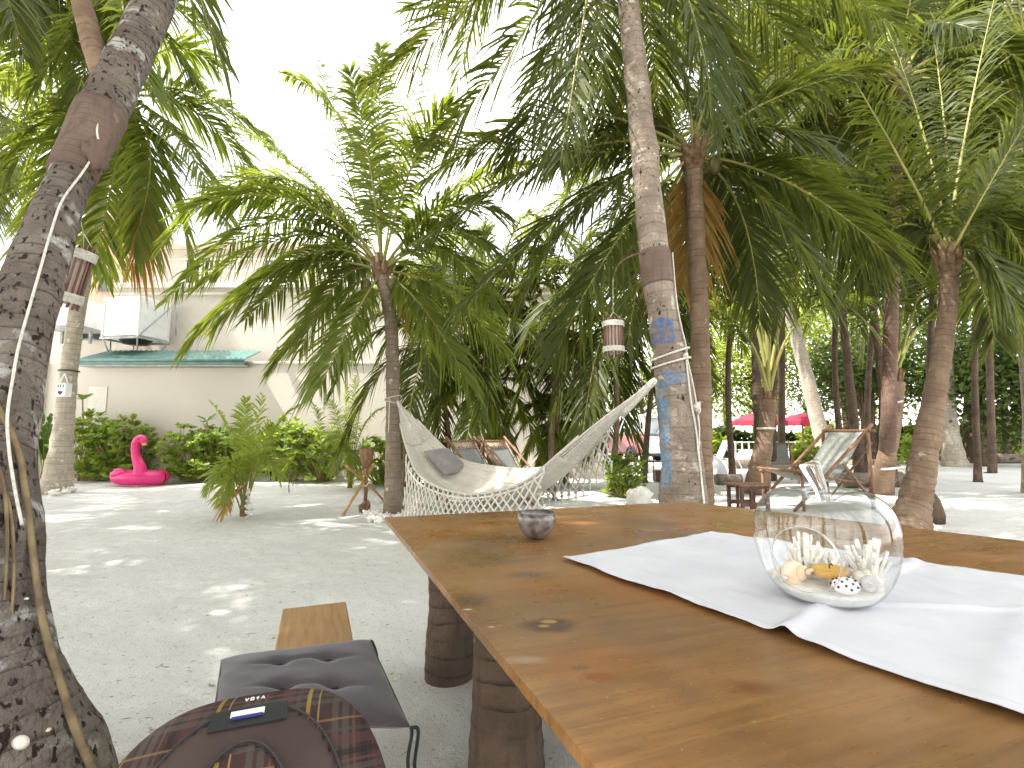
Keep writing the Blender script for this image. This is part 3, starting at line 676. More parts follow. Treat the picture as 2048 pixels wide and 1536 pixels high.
# cloth runner
def cloth():
    c00, c01 = G(1125, 1122, TZ), G(1425, 1068, TZ); c10 = G(2048, 1450, TZ); c11 = G(2048, 1163, TZ)
    c10 = c00 + (c10 - c00) * 1.55; c11 = c01 + (c11 - c01) * 1.9
    nu, nv = 200, 110; V = []
    k1a, k1b = G(1535, 1302, TZ), G(1690, 1195, TZ); k2a, k2b = G(1990, 1420, TZ), G(2060, 1230, TZ); k3a, k3b = G(1640, 1212, TZ), G(2060, 1232, TZ)
    k4a, k4b = G(1830, 1130, TZ), G(1720, 1180, TZ)
    def seg(p, a, c):
        d = c - a; t = np.clip(((p - a) @ d) / (d @ d), 0, 1); return np.linalg.norm(p - a - d * t)
    for i in range(nu + 1):
        u = i / nu
        for j in range(nv + 1):
            v = j / nv
            p = (c00 * (1 - u) + c10 * u) * (1 - v) + (c01 * (1 - u) + c11 * u) * v
            e = .010 * noise.noise(Vector((u * 9, 1, v))) + .005 * noise.noise(Vector((u * 26, 4, v)))
            ed = (c01 - c00) / np.linalg.norm(c01 - c00)
            p = p + ed * e * (abs(2 * v - 1) ** 3)
            p = p + (c10 - c00) / np.linalg.norm(c10 - c00) * .012 * noise.noise(Vector((v * 7, 9, 2))) * max(0, 1 - u * 8)
            z = .004 + .004 * (noise.noise(Vector((p[0] * 7, p[1] * 7, 0))) + 1) + .0022 * (noise.noise(Vector((p[0] * 26, p[1] * 14, 5))) + 1) + .0012 * abs(noise.noise(Vector((p[0] * 45, p[1] * 60, 8)))) + (.0022 if .012 < min(v, 1 - v) < .03 else 0)
            for a, c, hh, ww in ((k1a, k1b, .014, .02), (k2a, k2b, .005, .03), (k3a, k3b, .006, .012), (k4a, k4b, .010, .018)): z += hh * math.exp(-(seg(p, a, c) / ww) ** 2)
            b_ = max(0, abs(2 * v - 1) - .93) / .07
            z += .006 * b_ * (.5 + noise.noise(Vector((u * 18, 7, v * 2))))
            V.append((p[0], p[1], TZ + max(.003, z)))
    k = nv + 1; f = [(i * k + j, (i + 1) * k + j, (i + 1) * k + j + 1, i * k + j + 1) for i in range(nu) for j in range(nv)]
    o = mk('table_runner', V, f, 'cloth', None, True); tag(o, 'creased white cotton cloth runner laid along the brown table', 'tablecloth')
    so_ = o.modifiers.new('thick', 'SOLIDIFY'); so_.thickness = .0016; so_.offset = -1
cloth()
# coconut bowl
def bowl():
    c = G(1073, 1078, TZ); r = thing('coconut_bowl', c, 'polished grey brown coconut shell bowl standing on the table', 'bowl')
    pr = [(0, .003), (.018, .001), (.03, .005), (.048, .017), (.064, .036), (.0735, .06), (.0755, .078), (.072, .100), (.0695, .100), (.0715, .078), (.068, .058), (.058, .038), (.04, .02), (0, .012)]
    o = MB().lathe(pr, c, 40).build('shell', 'coconut_shell', r)
    P = [c + [.0708 * math.cos(a), .0708 * math.sin(a), .1005] for a in np.linspace(0, 2 * math.pi, 41)]
    MB().tube(P, .0028, 6, False).build('rim', 'coconut_shell', r)
bowl()
# ---- glass apple with its shells
VZ = TZ + .012
V0 = G(1655, 1196, VZ)
fw = np.array([V0[0], V0[1], 0]); fw /= np.linalg.norm(fw); rt = np.array([fw[1], -fw[0], 0])
def inapple(a, b_, z): return V0 + rt * a - fw * b_ + np.array([0, 0, z])
AS = .93
def apple():
    r = thing('glass_apple', V0, 'clear glass apple shaped terrarium vase with a round opening on the white runner', 'vase')
    ctrl = np.array([(.0, .002), (.05, .002), (.088, .004), (.115, .018), (.143, .06), (.160, .115), (.165, .165), (.157, .215), (.135, .252), (.10, .274), (.068, .274), (.042, .258), (.022, .243), (.0, .240)]) * AS
    pr = resample(ctrl, 130); pr[:, 0] = np.maximum(pr[:, 0], .0006)
    tmp = MB().lathe(pr, V0, 220)
    V = np.array(tmp.v); hc = inapple(-.026, 0, .083) ; 
    hd = -fw * .97 + rt * -.10 + np.array([0, 0, .2]); hd /= np.linalg.norm(hd); hr = .070
    rel = V - hc; along = rel @ hd; perp = np.linalg.norm(rel - along[:, None] * hd, axis=1); inside = (along > 0) & (perp < hr)
    F = [q for q in tmp.f if not any(inside[i] for i in q)]
    edges = {}
    for q in F:
        for i in range(4): e = tuple(sorted((q[i], q[(i + 1) % 4]))); edges[e] = edges.get(e, 0) + 1
    bv = {i for e, n_ in edges.items() if n_ == 1 for i in e if along[i] > 0 and perp[i] < hr * 1.25}
    for i in bv:
        pd = rel[i] - along[i] * hd; V[i] = hc + along[i] * hd + pd / np.linalg.norm(pd) * hr
    mk('glass_shell', V, F, 'thin_glass', r)
    # rim ring around the opening
    e1 = np.cross(hd, [0, 0, 1]); e1 /= np.linalg.norm(e1); e2 = np.cross(e1, hd); P = []
    cand = np.array([V[i] for i in bv]); ca = np.arctan2((cand - hc) @ e2, (cand - hc) @ e1); order = np.argsort(ca); ca, al = ca[order], ((cand - hc) @ hd)[order]
    for a in np.linspace(-math.pi, math.pi, 73):
        x = np.interp(a, np.r_[ca[-1] - 2 * math.pi, ca, ca[0] + 2 * math.pi], np.r_[al[-1], al, al[0]]); P.append(hc + hd * x + hr * (math.cos(a) * e1 + math.sin(a) * e2))
    P = np.array(P); P = (np.roll(P[:-1], 1, 0) + P[:-1] + np.roll(P[:-1], -1, 0)) / 3; P = np.r_[P, P[:1]]
    MB().tube(P, .0019, 8, False).build('opening_rim', 'glass', r)
    s0 = inapple(0.006, 0, .246 * AS); s1 = inapple(-.002, 0, .285 * AS); s2 = inapple(-.022, .004, .345 * AS)
    SP = resample([[*s0, .012], [*(s0 * .5 + s1 * .5), .0135], [*s1, .0155], [*s2, .0225]], 16); MB().tube(SP[:, :3], SP[:, 3], 12, True, 0, 1, .22).build('stem', 'glass', r, True)
    # sand filling
    pr2 = [(q[0] - .0062, max(q[1], .0055)) for q in pr if .004 <= q[1] < .034 * AS * 1.0 and q[0] > .03]
    top = pr2[-1]; prof = [(.0005, .0056)] + pr2 + [(top[0] - .012, top[1] + .002), (top[0] * .55, top[1] + .005), (.0005, top[1] + .004)]
    MB().lathe(prof, V0, 48).build('sand_filling', 'white_sand', r)
apple()
SZ = .037
def coral(a, b_, h, k, spread, seed, label):
    q = random.Random(seed); c = inapple(a, b_, SZ); mb = MB()
    for i in range(k):
        an = q.uniform(0, 6.28); s_ = spread * math.sqrt(q.random()); d = np.array([math.cos(an) * s_, math.sin(an) * s_, 0]); hh = h * (1 - .45 * (s_ / spread) ** 2) * q.uniform(.75, 1.05)
        p0 = c + d * .35; p2 = c + d + [0, 0, hh]; p1 = (p0 + p2) / 2 + [q.uniform(-.004, .004), q.uniform(-.004, .004), hh * .05]
        P = resample([[*p0, .006], [*p1, .0048], [*p2, .0042], [*(p2 + (p2 - p1) * .10), .002]], 9); mb.tube(P[:, :3], P[:, 3], 6, True, 0, 1, .25)
        if q.random() < .6: e = p1 + [q.uniform(-.014, .014), q.uniform(-.014, .014), hh * .22]; mb.bar(p1, e, .0042, 6, .003)
    mb.ball(c + [0, 0, .004], (spread * .7, spread * .7, .018), 10, 6, .2)
    tag(mb.build('coral_branch', 'coral'), label, 'coral')
coral(-.045, -.045, .10, 40, .05, 1, 'white finger coral clump behind the conch in the glass apple')
coral(.085, -.05, .11, 40, .048, 2, 'tall white finger coral clump behind the pale shells in the glass apple')
coral(.02, -.05, .06, 24, .04, 3, 'short white coral clump behind the amber candle')
def candle():
    c = inapple(.008, .030, SZ + .018); r = thing('candle', c, 'amber tealight candle with a burnt wick in the glass apple', 'candle')
    MB().lathe([(0, 0), (.036, 0), (.041, .026)], c, 32).build('cup', 'thin_glass', r)
    MB().lathe([(0, .0045), (.0352, .0045), (.0385, .023), (.030, .0215), (0, .0212)], c, 32).build('wax', 'candle', r)
    MB().tube([c + [0, 0, .02], c + [-.001, 0, .029], c + [.004, 0, .032], c + [.007, 0, .028]], .0014, 5).build('wick', 'wick', r)
candle()
def conch(a, b_, L, R, mat, label, spin, cat='shell'):
    c = inapple(a, b_, SZ + L * .26); pts = []; mb = MB(); n = 60
    for i in range(n):
        t = i / (n - 1); an = t * 6 * math.pi; rr_ = L * .30 * t ** 1.4
        pts.append([math.cos(an) * rr_ * .62, math.sin(an) * rr_ * .62, L * (.5 - .75 * t), L * (.035 + .24 * t ** 1.3)])
    P = np.array(pts); Rm = rote(*R); mb.tube(c + P[:, :3] @ Rm.T, P[:, 3], 10, True, 0, 1, .06)
    tip = c + Rm @ np.array([0, 0, -L * .62]); mb.bar(c + Rm @ np.array([L * .1, 0, -L * .2]), tip, L * .2, 8, L * .04)
    tag(mb.build('sea_shell', mat), label, cat)
conch(-.058, .030, .085, (1.2, .5, .4), 'shell_warm', 'large cream and orange conch shell beside the amber candle', 0)
conch(-.098, .012, .048, (1.5, .3, 1.2), 'shell', 'small whitish whelk shell by the left curve of glass beyond the conch', 0)
conch(.098, .015, .05, (1.1, -.4, 2.1), 'shell', 'chalky white spiral shell at the foot of the tall coral', 0)
conch(.078, .005, .075, (.6, .2, .7), 'shell', 'upright cream turban shell leaning on the tall coral', 0)
def snail(a, b_, r_, mat, label):
    c = inapple(a, b_, SZ + r_ * .8); mb = MB(); Rm = rote(1.25, .1, math.atan2(fw[1], fw[0]) - 1.57)
    P = np.array([[math.cos(t) * r_ * .55 * math.exp(-t * .12), math.sin(t) * r_ * .55 * math.exp(-t * .12), r_ * .04 * t, r_ * .5 * math.exp(-t * .14)] for t in np.linspace(0, 15, 70)])
    mb.tube(c + P[:, :3] @ Rm.T, P[:, 3], 9); tag(mb.build('snail_shell', mat), label, 'shell')
snail(.080, .068, .026, 'shell_grey', 'round grey moon snail shell near the spotted cowrie'); snail(-.09, .062, .012, 'shell_grey', 'tiny dark grey snail shell below the conch')
def cowrie():
    c = inapple(.036, .088, SZ + .018); r = thing('cowrie_shell', c - [0, 0, .018], 'white cowrie shell with black spots in front of the candle', 'shell')
    Rm = rotz(math.atan2(rt[1], rt[0]) + .2); MB().ball(c, (.028, .021, .019), 18, 12, 0, Rm).build('shell', 'white_vinyl', r)
    for i in range(26):
        z = 1 - (i + .5) / 26 * 1.25; a = i * 2.39996; s_ = math.sqrt(max(0, 1 - z * z)); d = np.array([s_ * math.cos(a), s_ * math.sin(a), z]); nrm = Rm @ (d / [.028, .021, .019]); nrm /= np.linalg.norm(nrm)
        MB().ball(c + Rm @ (d * [.0279, .0209, .0189]), .0029, 8, 5, 0).build('spot', 'spot', r)
cowrie()

# ================================================================== BENCH, CUSHION, BACKPACK
dAD = (TD - TA) / np.linalg.norm(TD - TA); nAD = np.array([dAD[1], -dAD[0], 0])
if nAD[0] > 0: nAD = -nAD
BZ = .45
bf = (G(570, 1210, BZ) + G(690, 1210, BZ)) / 2; bang = math.atan2(dAD[1], dAD[0])
be = thing('bench', [bf[0], bf[1], 0], 'light orange wooden plank bench beside the table', 'bench')
L = 2.5; bc = bf + dAD * L / 2
MB().box(bc - [0, 0, .02], (L, .245, .04), rotz(bang), .004).build('seat_plank', 'plank', be, False)
for k in (.45, 2.1):
    p = bf + dAD * k; P = np.array([[p[0], p[1], z] for z in np.linspace(-.05, BZ - .042, 12)]); MB().tube(P, .095, 16, True, .05, 14, .1).build('leg', 'bark_log', be)
def cushion():
    q = [G(441, 1320, BZ + .03), G(742, 1281, BZ + .03), G(822, 1455, BZ + .03), G(424, 1436, BZ + .03)]   # far-left, far-right, near-right, near-left
    c = sum(q) / 4; r = thing('seat_cushion', [c[0], c[1], BZ], 'dark grey purple quilted seat cushion with tie cords on the bench', 'cushion')
    n = 56; tu = [(.36, .30), (.66, .30), (.36, .68), (.66, .68)]
    V = []
    for side in (1, -1):
        for i in range(n + 1):
            for j in range(n + 1):
                u, v = i / n, j / n; e = 1 - max(abs(2 * u - 1), abs(2 * v - 1)) ** 8
                bul = .028 * (max(0, 1 - abs(2 * u - 1) ** 5) * max(0, 1 - abs(2 * v - 1) ** 5)) ** .45
                # edges draw in slightly between corners
                uu = .5 + (u - .5) * (1 - .03 * (1 - (2 * v - 1) ** 2)); vv = .5 + (v - .5) * (1 - .03 * (1 - (2 * u - 1) ** 2))
                p = (q[0] * (1 - uu) + q[1] * uu) * (1 - vv) + (q[3] * (1 - uu) + q[2] * uu) * vv
                dz = 0
                for a, b_ in tu: dz -= .017 * math.exp(-((u - a) ** 2 + (v - b_) ** 2) / .0035)
                for vv_ in (.30, .68):
                    dz -= .0085 * math.exp(-((v - vv_ - .02 * math.sin(u * 9)) / .022) ** 2) * (1 if .3 < u < .72 else math.exp(-((u - min(max(u, .3), .72)) / .1) ** 2))
                dz += .003 * noise.noise(Vector((u * 6, v * 6, 1)))
                V.append((p[0], p[1], BZ + .030 + side * bul + (dz if side > 0 else 0)))
    k = n + 1; m_ = k * k; f = []
    for i in range(n):
        for j in range(n):
            a = i * k + j; f.append((a, a + 1, a + k + 1, a + k)); f.append((m_ + a, m_ + a + k, m_ + a + k + 1, m_ + a + 1))
    mk('cushion_pad', V, f, 'cushion', r)
    for i, (a, b_) in enumerate(tu):
        p = (q[0] * (1 - a) + q[1] * a) * (1 - b_) + (q[3] * (1 - a) + q[2] * a) * b_; MB().ball([p[0], p[1], BZ + .044], (.008, .008, .003), 8, 5).build('button', 'pack_black', r)
    e = [np.array(v) for v in q]; loop = e + [e[0]]; P = np.concatenate([[e_ + (g_ - e_) * k for k in np.linspace(0, 1, 12)[:-1]] for e_, g_ in zip(loop[:-1], loop[1:])] + [[loop[0]]]); P[:, 2] = BZ + .030; P[:, :2] = c[:2] + (P[:, :2] - c[:2]) * .985
    MB().tube(P, .0022, 6, False).build('piping', 'cushion', r)
    a = q[2]
    MB().tube(resample([a, a + [.018, -.005, -.005], a + [.012, -.012, -.08], a + [.03, -.03, -.15], a + [.022, -.06, -.24]], 20), .004, 6).build('tie_cord', 'pack_black', r)
    MB().tube(resample([a, a + [.004, -.012, -.01], a + [.0, -.03, -.06], a + [.016, -.04, -.13], a + [.01, -.07, -.22]], 20), .004, 6).build('tie_cord', 'pack_black', r)
    a = q[1]
    MB().tube(resample([a, a + [.01, -.01, -.005], a + [.035, -.05, -.03], a + [.045, -.09, -.07], a + [.03, -.12, -.045], a + [.028, -.10, -.01]], 20), .0038, 6).build('tie_cord', 'pack_black', r)
cushion()
def backpack():
    far = U(505, 1412, .80)
    yaw = math.atan2(-dAD[1], -dAD[0]) - math.pi / 2     # local +Y points away from the camera along the bench
    pitch = math.radians(28)
    Rm = np.array(Matrix.Rotation(yaw, 3, 'Z') @ Matrix.Rotation(pitch, 3, 'X'))
    hx, hy, hz = .205, .27, .105
    C = far - Rm @ np.array([0, hy * .80, hz * .72])
    r = thing('backpack', [C[0], C[1], BZ], 'brown plaid backpack with yellow stripes lying on the bench', 'backpack')
    n1, n2 = 72, 48
    V = []; UVs = []; ex, ez = .62, .75
    def sp(a, e): return math.copysign(abs(a) ** e, a)
    grid = np.zeros((n2 + 1, n1 + 1, 3)); nor = np.zeros_like(grid)
    for i in range(n2 + 1):
        ph = -math.pi / 2 + math.pi * i / n2
        for j in range(n1 + 1):
            th = 2 * math.pi * j / n1
            x = hx * sp(math.cos(ph), ez) * sp(math.cos(th), ex); y = hy * sp(math.cos(ph), ez) * sp(math.sin(th), ex); z = hz * sp(math.sin(ph), ez)
            w_ = 1 + .10 * (-(y / hy)); x *= w_
            grid[i, j] = (x, y, z)
    def patch(sel, off, name, mat, zfun=None):
        # footprint grid patch on the upper shell, pushed out by off
        N = 60; pts = []; idx = -np.ones((N + 1, N + 1), int); uv = []
        for i in range(N + 1):
            for j in range(N + 1):
                lx, ly = -1 + 2 * i / N, -1 + 2 * j / N
                q = (abs(lx) ** (2 / ex) + abs(ly) ** (2 / ex)) ** (ex / 2)
                if q < .985 and sel(lx, ly):
                    z = hz * max(0, 1 - q ** (2 / ez)) ** (ez / 2) + off
                    idx[i, j] = len(pts); x = lx * hx * (1 + .10 * -ly); pts.append(C + Rm @ np.array([x, ly * hy, z])); uv.append((x, ly * hy))
        f = [(idx[i, j], idx[i + 1, j], idx[i + 1, j + 1], idx[i, j + 1]) for i in range(N) for j in range(N) if min(idx[i, j], idx[i + 1, j], idx[i + 1, j + 1], idx[i, j + 1]) >= 0]
        o = mk(name, pts, f, mat, r, True, uv); m_ = o.modifiers.new('thick', 'SOLIDIFY'); m_.thickness = .004; m_.offset = 1
        return o
    Vb = (C + grid.reshape(-1, 3) @ Rm.T); UVb = grid.reshape(-1, 3)[:, :2].copy(); UVb[:, 1] += grid.reshape(-1, 3)[:, 2] * .6; UVb[:, 0] += grid.reshape(-1, 3)[:, 2] * .2
    k = n1 + 1; f = [(i * k + j, i * k + j + 1, (i + 1) * k + j + 1, (i + 1) * k + j) for i in range(n2) for j in range(n1)]
    mk('pack_body', Vb, f, 'plaid', r, True, UVb)
    arch_o = lambda x, y: (abs(x) / .66) ** 2.2 + (max(0, y + .1) / .86) ** 2.6 < 1
    arch_i = lambda x, y: (abs(x) / .40) ** 2 + (max(0, y + .3) / .82) ** 2 < 1
    patch(lambda x, y: arch_o(x, y), .002, 'arch_panel', 'pack_dark'); patch(lambda x, y: arch_i(x, y), .007, 'front_pocket', 'plaid')
    def onshell(lx, ly, off):
        q = (abs(lx) ** (2 / ex) + abs(ly) ** (2 / ex)) ** (ex / 2); z = hz * max(0, 1 - q ** (2 / ez)) ** (ez / 2) + off
        return C + Rm @ np.array([lx * hx * (1 - .10 * ly), ly * hy, z])
    P = [onshell(.66 * math.copysign(abs(math.cos(a)) ** (2 / 2.2), math.cos(a)), -.1 + .86 * abs(math.sin(a)) ** (2 / 2.6), .006) for a in np.linspace(.02, math.pi - .02, 60)]
    MB().tube(P, .0018, 6).build('zip', 'zip', r)
    P = [onshell(.40 * math.cos(a), -.3 + .82 * math.sin(a), .012) for a in np.linspace(.02, math.pi - .02, 50)]
    MB().tube(P, .0016, 6).build('piping', 'zip', r)
    # logo patch, white tag and lettering near the top
    def strip(lx0, lx1, ly0, ly1, off, name, mat, bend=0):
        n = 12; P = []
        for j in range(2):
            for i in range(n + 1): P.append(onshell(lx0 + (lx1 - lx0) * i / n, (ly0, ly1)[j], off))
        f = [(i, i + 1, n + 2 + i, n + 1 + i) for i in range(n)]
        o = mk(name, P, f, mat, r, False); m_ = o.modifiers.new('thick', 'SOLIDIFY'); m_.thickness = .002; m_.offset = 1
    strip(-.26, .26, .62, .75, .0075, 'logo_patch', 'pack_black'); strip(-.13, .10, .685, .722, .0100, 'white_tag', 'patch_white'); strip(-.12, .09, .668, .684, .0100, 'blue_stripe', 'patch_blue')
    glyph = {0: [((-1, 1), (0, -1)), ((0, -1), (1, 1))], 1: [((-1, -1), (-1, 1)), ((-1, 1), (1, 1)), ((1, 1), (1, -1)), ((1, -1), (-1, -1))], 2: [((0, -1), (0, 1)), ((-1, .3), (1, .3))], 3: [((-1, -1), (0, 1)), ((0, 1), (1, -1)), ((-.5, -.2), (.5, -.2))]}
    for gi in range(4):
        mb = MB(); cx = -.05 + gi * .04
        for a, b_ in glyph[gi]: mb.bar(onshell(cx + a[0] * .010, .86 + a[1] * .012, .001), onshell(cx + b_[0] * .010, .86 + b_[1] * .012, .001), .0011, 4)
        mb.build('letter', 'patch_white', r)
    # shoulder strap end and side buckle
    s0 = onshell(-.97, -.05, -.02); MB().tube(resample([s0, s0 + [-.03, .02, -.01], s0 + [-.05, .035, -.06], s0 + [-.03, .03, -.12]], 14), .009, 6).build('side_strap', 'pack_black', r)
    MB().box(s0 + [-.045, .02, -.005], (.016, .008, .04), rote(.3, .3, .2), .002).build('buckle', 'patch_blue', r, False)
backpack()

# ================================================================== PALMS
def loop_on(tr, k0, k1, off, name, mat, parent, seg=18, ring=0, rr=None):
    """sleeve around part of a trunk path (fractions k0..k1)"""
    n = len(tr); i0, i1 = k0 * (n - 1), k1 * (n - 1); idx = np.linspace(i0, i1, 14)
    P = np.array([[np.interp(i, range(n), tr[:, c]) for c in range(4)] for i in idx])
    return MB().tube(P[:, :3], P[:, 3] + off, seg, True, ring, 20, .04).build(name, mat, parent)
def frac_at(tr, px_y):
    """fraction along trunk whose picture row is px_y (used to set real heights)"""
    best = min(range(len(tr)), key=lambda i: abs(row(tr[i]) - px_y)); return best / (len(tr) - 1)
def row(p):
    d = np.array(p[:3]) - [0, 0, CAMH]; f_ = d[1] * cP + d[2] * sP; u_ = -d[1] * sP + d[2] * cP
    return 768 - F * u_ / f_

def on_trunk(tr, px, py, out=.012):
    """point on the side of a trunk that faces the seat, at a picture position"""
    i = min(range(len(tr)), key=lambda k: abs(row(tr[k]) - py)); c = tr[i]; d = ray(px, py); h = np.array([d[0], d[1]]) / math.hypot(d[0], d[1])
    cc = np.array([c[0], c[1]]); m = cc @ h; off2 = cc @ cc - m * m; rr_ = c[3] + out; t = m - math.sqrt(max(1e-4, rr_ * rr_ - min(off2, (rr_ * .985) ** 2)))
    t /= math.hypot(d[0], d[1]); return np.array([d[0] * t, d[1] * t, CAMH + d[2] * t])
# --- thick foreground trunk
bt = [E4(-340, 245, 1600, 2.2), E4(-290, 165, 1470, 2.28), E4(-250, 112, 1330, 2.36), E4(-225, 92, 1180, 2.43), E4(-200, 82, 1020, 2.5), E4(-125, 84, 860, 2.6), E4(-55, 100, 700, 2.72), E4(0, 132, 560, 2.85), E4(95, 190, 350, 3.1), E4(162, 268, 200, 3.35), E4(268, 352, 0, 3.7), E4(352, 432, -180, 4.2), E4(420, 490, -400, 4.7), E4(470, 530, -700, 5.2)]
bt[0][2] = -.05
big, btr = palm('leaning_palm_tree', 'thick rough barked leaning palm trunk with a brown wrap and a side stem', bt, None, 4.6, [], 'frond', 'bark_rough', .8, None, 15, 3.6, 0, nrings=170, seg=40, ring=.012, jit=.12)
a, z = frac_at(btr, 352), frac_at(btr, 222); loop_on(btr, a, z, .012, 'trunk_wrap', 'wrap_brown', big, 24)
SP = resample([E4(185, 250, 215, 3.33), E4(178, 232, 150, 3.4), E4(158, 212, 90, 3.55), E4(138, 186, 0, 3.8), E4(105, 152, -110, 4.1), E4(60, 105, -260, 4.6)], 40)
MB().tube(SP[:, :3], SP[:, 3], 16, True, .05, 9, .1).build('side_stem', 'bark_brown', big)
MB().ball(np.array(E4(180, 206, 310, 3.05)[:3]), (.05, .05, .075), 12, 8, .4).build('branch_knot', 'wrap_brown', big)
# vine/root climbing along its right flank
VP = resample([[*on_trunk(btr, px, py, .05 if py > 1200 else .014), r_ * .75] for px, py, r_ in ((215, 1600, .017), (160, 1480, .016), (118, 1360, .016), (86, 1240, .015), (62, 1080, .014), (50, 980, .014), (36, 900, .012), (0, 820, .013), (-40, 760, .008))], 60)
MB().tube(VP[:, :3], VP[:, 3], 10, True, 0, 1, .3).build('climbing_root', 'vine', big)
for i, (px, py) in enumerate(((-25, 930), (5, 960), (18, 1010))):
    P = resample([on_trunk(btr, px - 30, py - 60, .006), on_trunk(btr, px, py, .012), on_trunk(btr, px + 10, py + 110, .012), on_trunk(btr, px + 4, py + 240, .004)], 24); MB().tube(P, np.linspace(.008, .004, 24), 7, True, 0, 1, .3).build('climbing_root', 'vine', big)
# cable down the trunk
P = resample([on_trunk(btr, *q, .034) for q in ((222, 160), (195, 250), (196, 292), (165, 345), (125, 400), (100, 470), (80, 540), (60, 610), (38, 690), (25, 760), (15, 830), (18, 900), (30, 980), (44, 1050))], 90)
tag(MB().tube(P, .005, 7).build('electric_cable', 'cord'), 'thin white cable clipped down the thick foreground palm trunk', 'cable')
for i, (px, py, s_, lb) in enumerate(((44, 1484, .020, 'pointed white clam shell wedged on the root of the thick palm'), (92, 1463, .013, 'small yellow cream shell on the root of the thick palm'), (53, 1199, .007, 'tiny cream shell stuck high on the root of the thick palm'))):
    c = on_trunk(btr, px, py, .01); MB_ = MB().lathe([(0, 0), (s_ * .9, .1 * s_), (s_ * 1.1, .4 * s_), (s_ * .6, .8 * s_), (0, s_)], c, 14, (1, .8, 1), None if i else rote(1.2, .5, .2)); tag(MB_.build('sea_shell', 'shell' if i != 1 else 'shell_warm'), lb, 'shell')

# --- right hammock palm (trunk with wrap, paint, crown above the picture)
ht = [G4(1372, 1137, .235), T4(1370, 1060, 4.22, .205), T4(1366, 980, 4.23, .188), T4(1360, 880, 4.24, .165), T4(1345, 750, 4.26, .148), T4(1325, 620, 4.3, .132), T4(1308, 500, 4.36, .128), T4(1283, 250, 4.55, .118), T4(1256, 0, 4.85, .108), T4(1240, -160, 5.1, .10), T4(1225, -330, 5.4, .095)]
ht[0][2] = -.05
hfr = [(1010, -70, 745, 170, .8), (1080, 10, 865, 285, -.2), (1130, 50, 1010, 330, 1.2), (1170, 20, 1120, 330, -.8), (1200, -10, 1215, 290, 1.3), (1350, -60, 1490, 170, .3), (1420, -110, 1660, 190, 1.0), (1370, -20, 1420, 240, -.9), (1060, -130, 820, 20, 1.6), (1480, -160, 1800, 60, .2), (1290, 10, 1320, 240, 1.9)]
ham, htr = palm('hammock_palm_tree', 'tall palm trunk with blue paint patches holding one hammock end by the table', ht, None, 5.4, hfr, 'frond_shaded', 'bark_hammock', .85, None, 9, 3.8, 3, nrings=120, seg=28, ring=.05, jit=.14)
a, z = frac_at(htr, 572), frac_at(htr, 500); loop_on(htr, a, z, .010, 'trunk_wrap', 'wrap_brown', ham, 24)
# lantern hook: thin branch curving left from the wrap
hk = resample([on_trunk(htr, 1290, 505), U(1262, 512, 4.3), U(1238, 528, 4.32), U(1226, 556, 4.33)], 18); MB().tube(hk, np.linspace(.011, .006, 18), 7).build('lantern_hook', 'bark_red', ham)
def rope_ring(tr, py, tilt, r=.009, n=40, out=.008, dz=0):
    i = min(range(len(tr)), key=lambda k: abs(row(tr[k]) - py)); c = tr[i]
    return np.array([[c[0] + (c[3] * 1.06 + out) * math.cos(t), c[1] + (c[3] * 1.06 + out) * math.sin(t), c[2] + tilt * math.cos(t) + dz] for t in np.linspace(0, 2 * math.pi, n)])
rp_ = thing('hammock_rope', U(1345, 720, 4.1), 'pale rope looped round the painted palm trunk with hanging tails', 'rope')
for k, (py, tl, dz) in enumerate(((712, .055, .015), (722, .045, -.012))): MB().tube(rope_ring(htr, py, tl, dz=dz), .009, 7, False).build('loop', 'cord', rp_)
kn = on_trunk(htr, 1372, 712, .02); MB().ball(kn, (.024, .022, .028), 10, 7, .35).build('knot', 'cord', rp_)
for q in (((1372, 716), (1382, 800), (1392, 860), (1400, 930), (1408, 1000), (1412, 1040)), ((1374, 716), (1388, 780), (1398, 850), (1397, 900))):
    P = resample([on_trunk(htr, x, y, .016) for x, y in q], 40); MB().tube(P, .0075, 7).build('rope_tail', 'cord', rp_)
P = resample([on_trunk(htr, x, y, .016) for x, y in ((1345, 505), (1352, 590), (1362, 650), (1372, 690), (1374, 712))], 30); MB().tube(P, .006, 7).build('rope_tail', 'cord', rp_)
MB().ball(on_trunk(htr, 1396, 815, .03), (.03, .025, .04), 10, 7, .6).build('frayed_knot', 'cord', rp_)

# --- centre hammock palm
ct = [G4(788, 1030, .16), T4(787, 985, 7.2, .128), T4(786, 900, 7.22, .108), T4(786, 800, 7.25, .10), T4(784, 680, 7.3, .094), T4(776, 600, 7.35, .10), T4(764, 548, 7.4, .115)]
ct[0][2] = -.05
cfr = [(560, 540, 368, 705, -.5), (548, 352, 318, 500, -.3, 'frond'), (565, 440, 335, 600, .9), (700, 270, 575, 150, .4), (758, 285, 762, 92, -.3), (825, 330, 905, 205, -.4), (890, 462, 1010, 525, -.6), (880, 500, 985, 615, -1.0, 'frond'), (905, 390, 1050, 330, .9), (655, 612, 545, 735, -.3), (705, 640, 640, 775, -1.2), (850, 622, 935, 765, -.6), (905, 590, 1010, 720, 1.0), (640, 420, 470, 330, 1.5), (690, 330, 640, 120, 1.6), (800, 330, 850, 120, 1.7), (650, 520, 490, 640, 1.8, 'frond_shaded'), (830, 560, 860, 760, 1.8, 'frond_shaded'), (600, 380, 430, 420, .3), (740, 330, 700, 140, -1.0), (600, 470, 395, 575, .2), (620, 505, 430, 660, -.9), (590, 400, 360, 425, -.8), (640, 380, 480, 250, .8), (680, 560, 600, 700, .8), (880, 420, 1010, 430, -.8)]
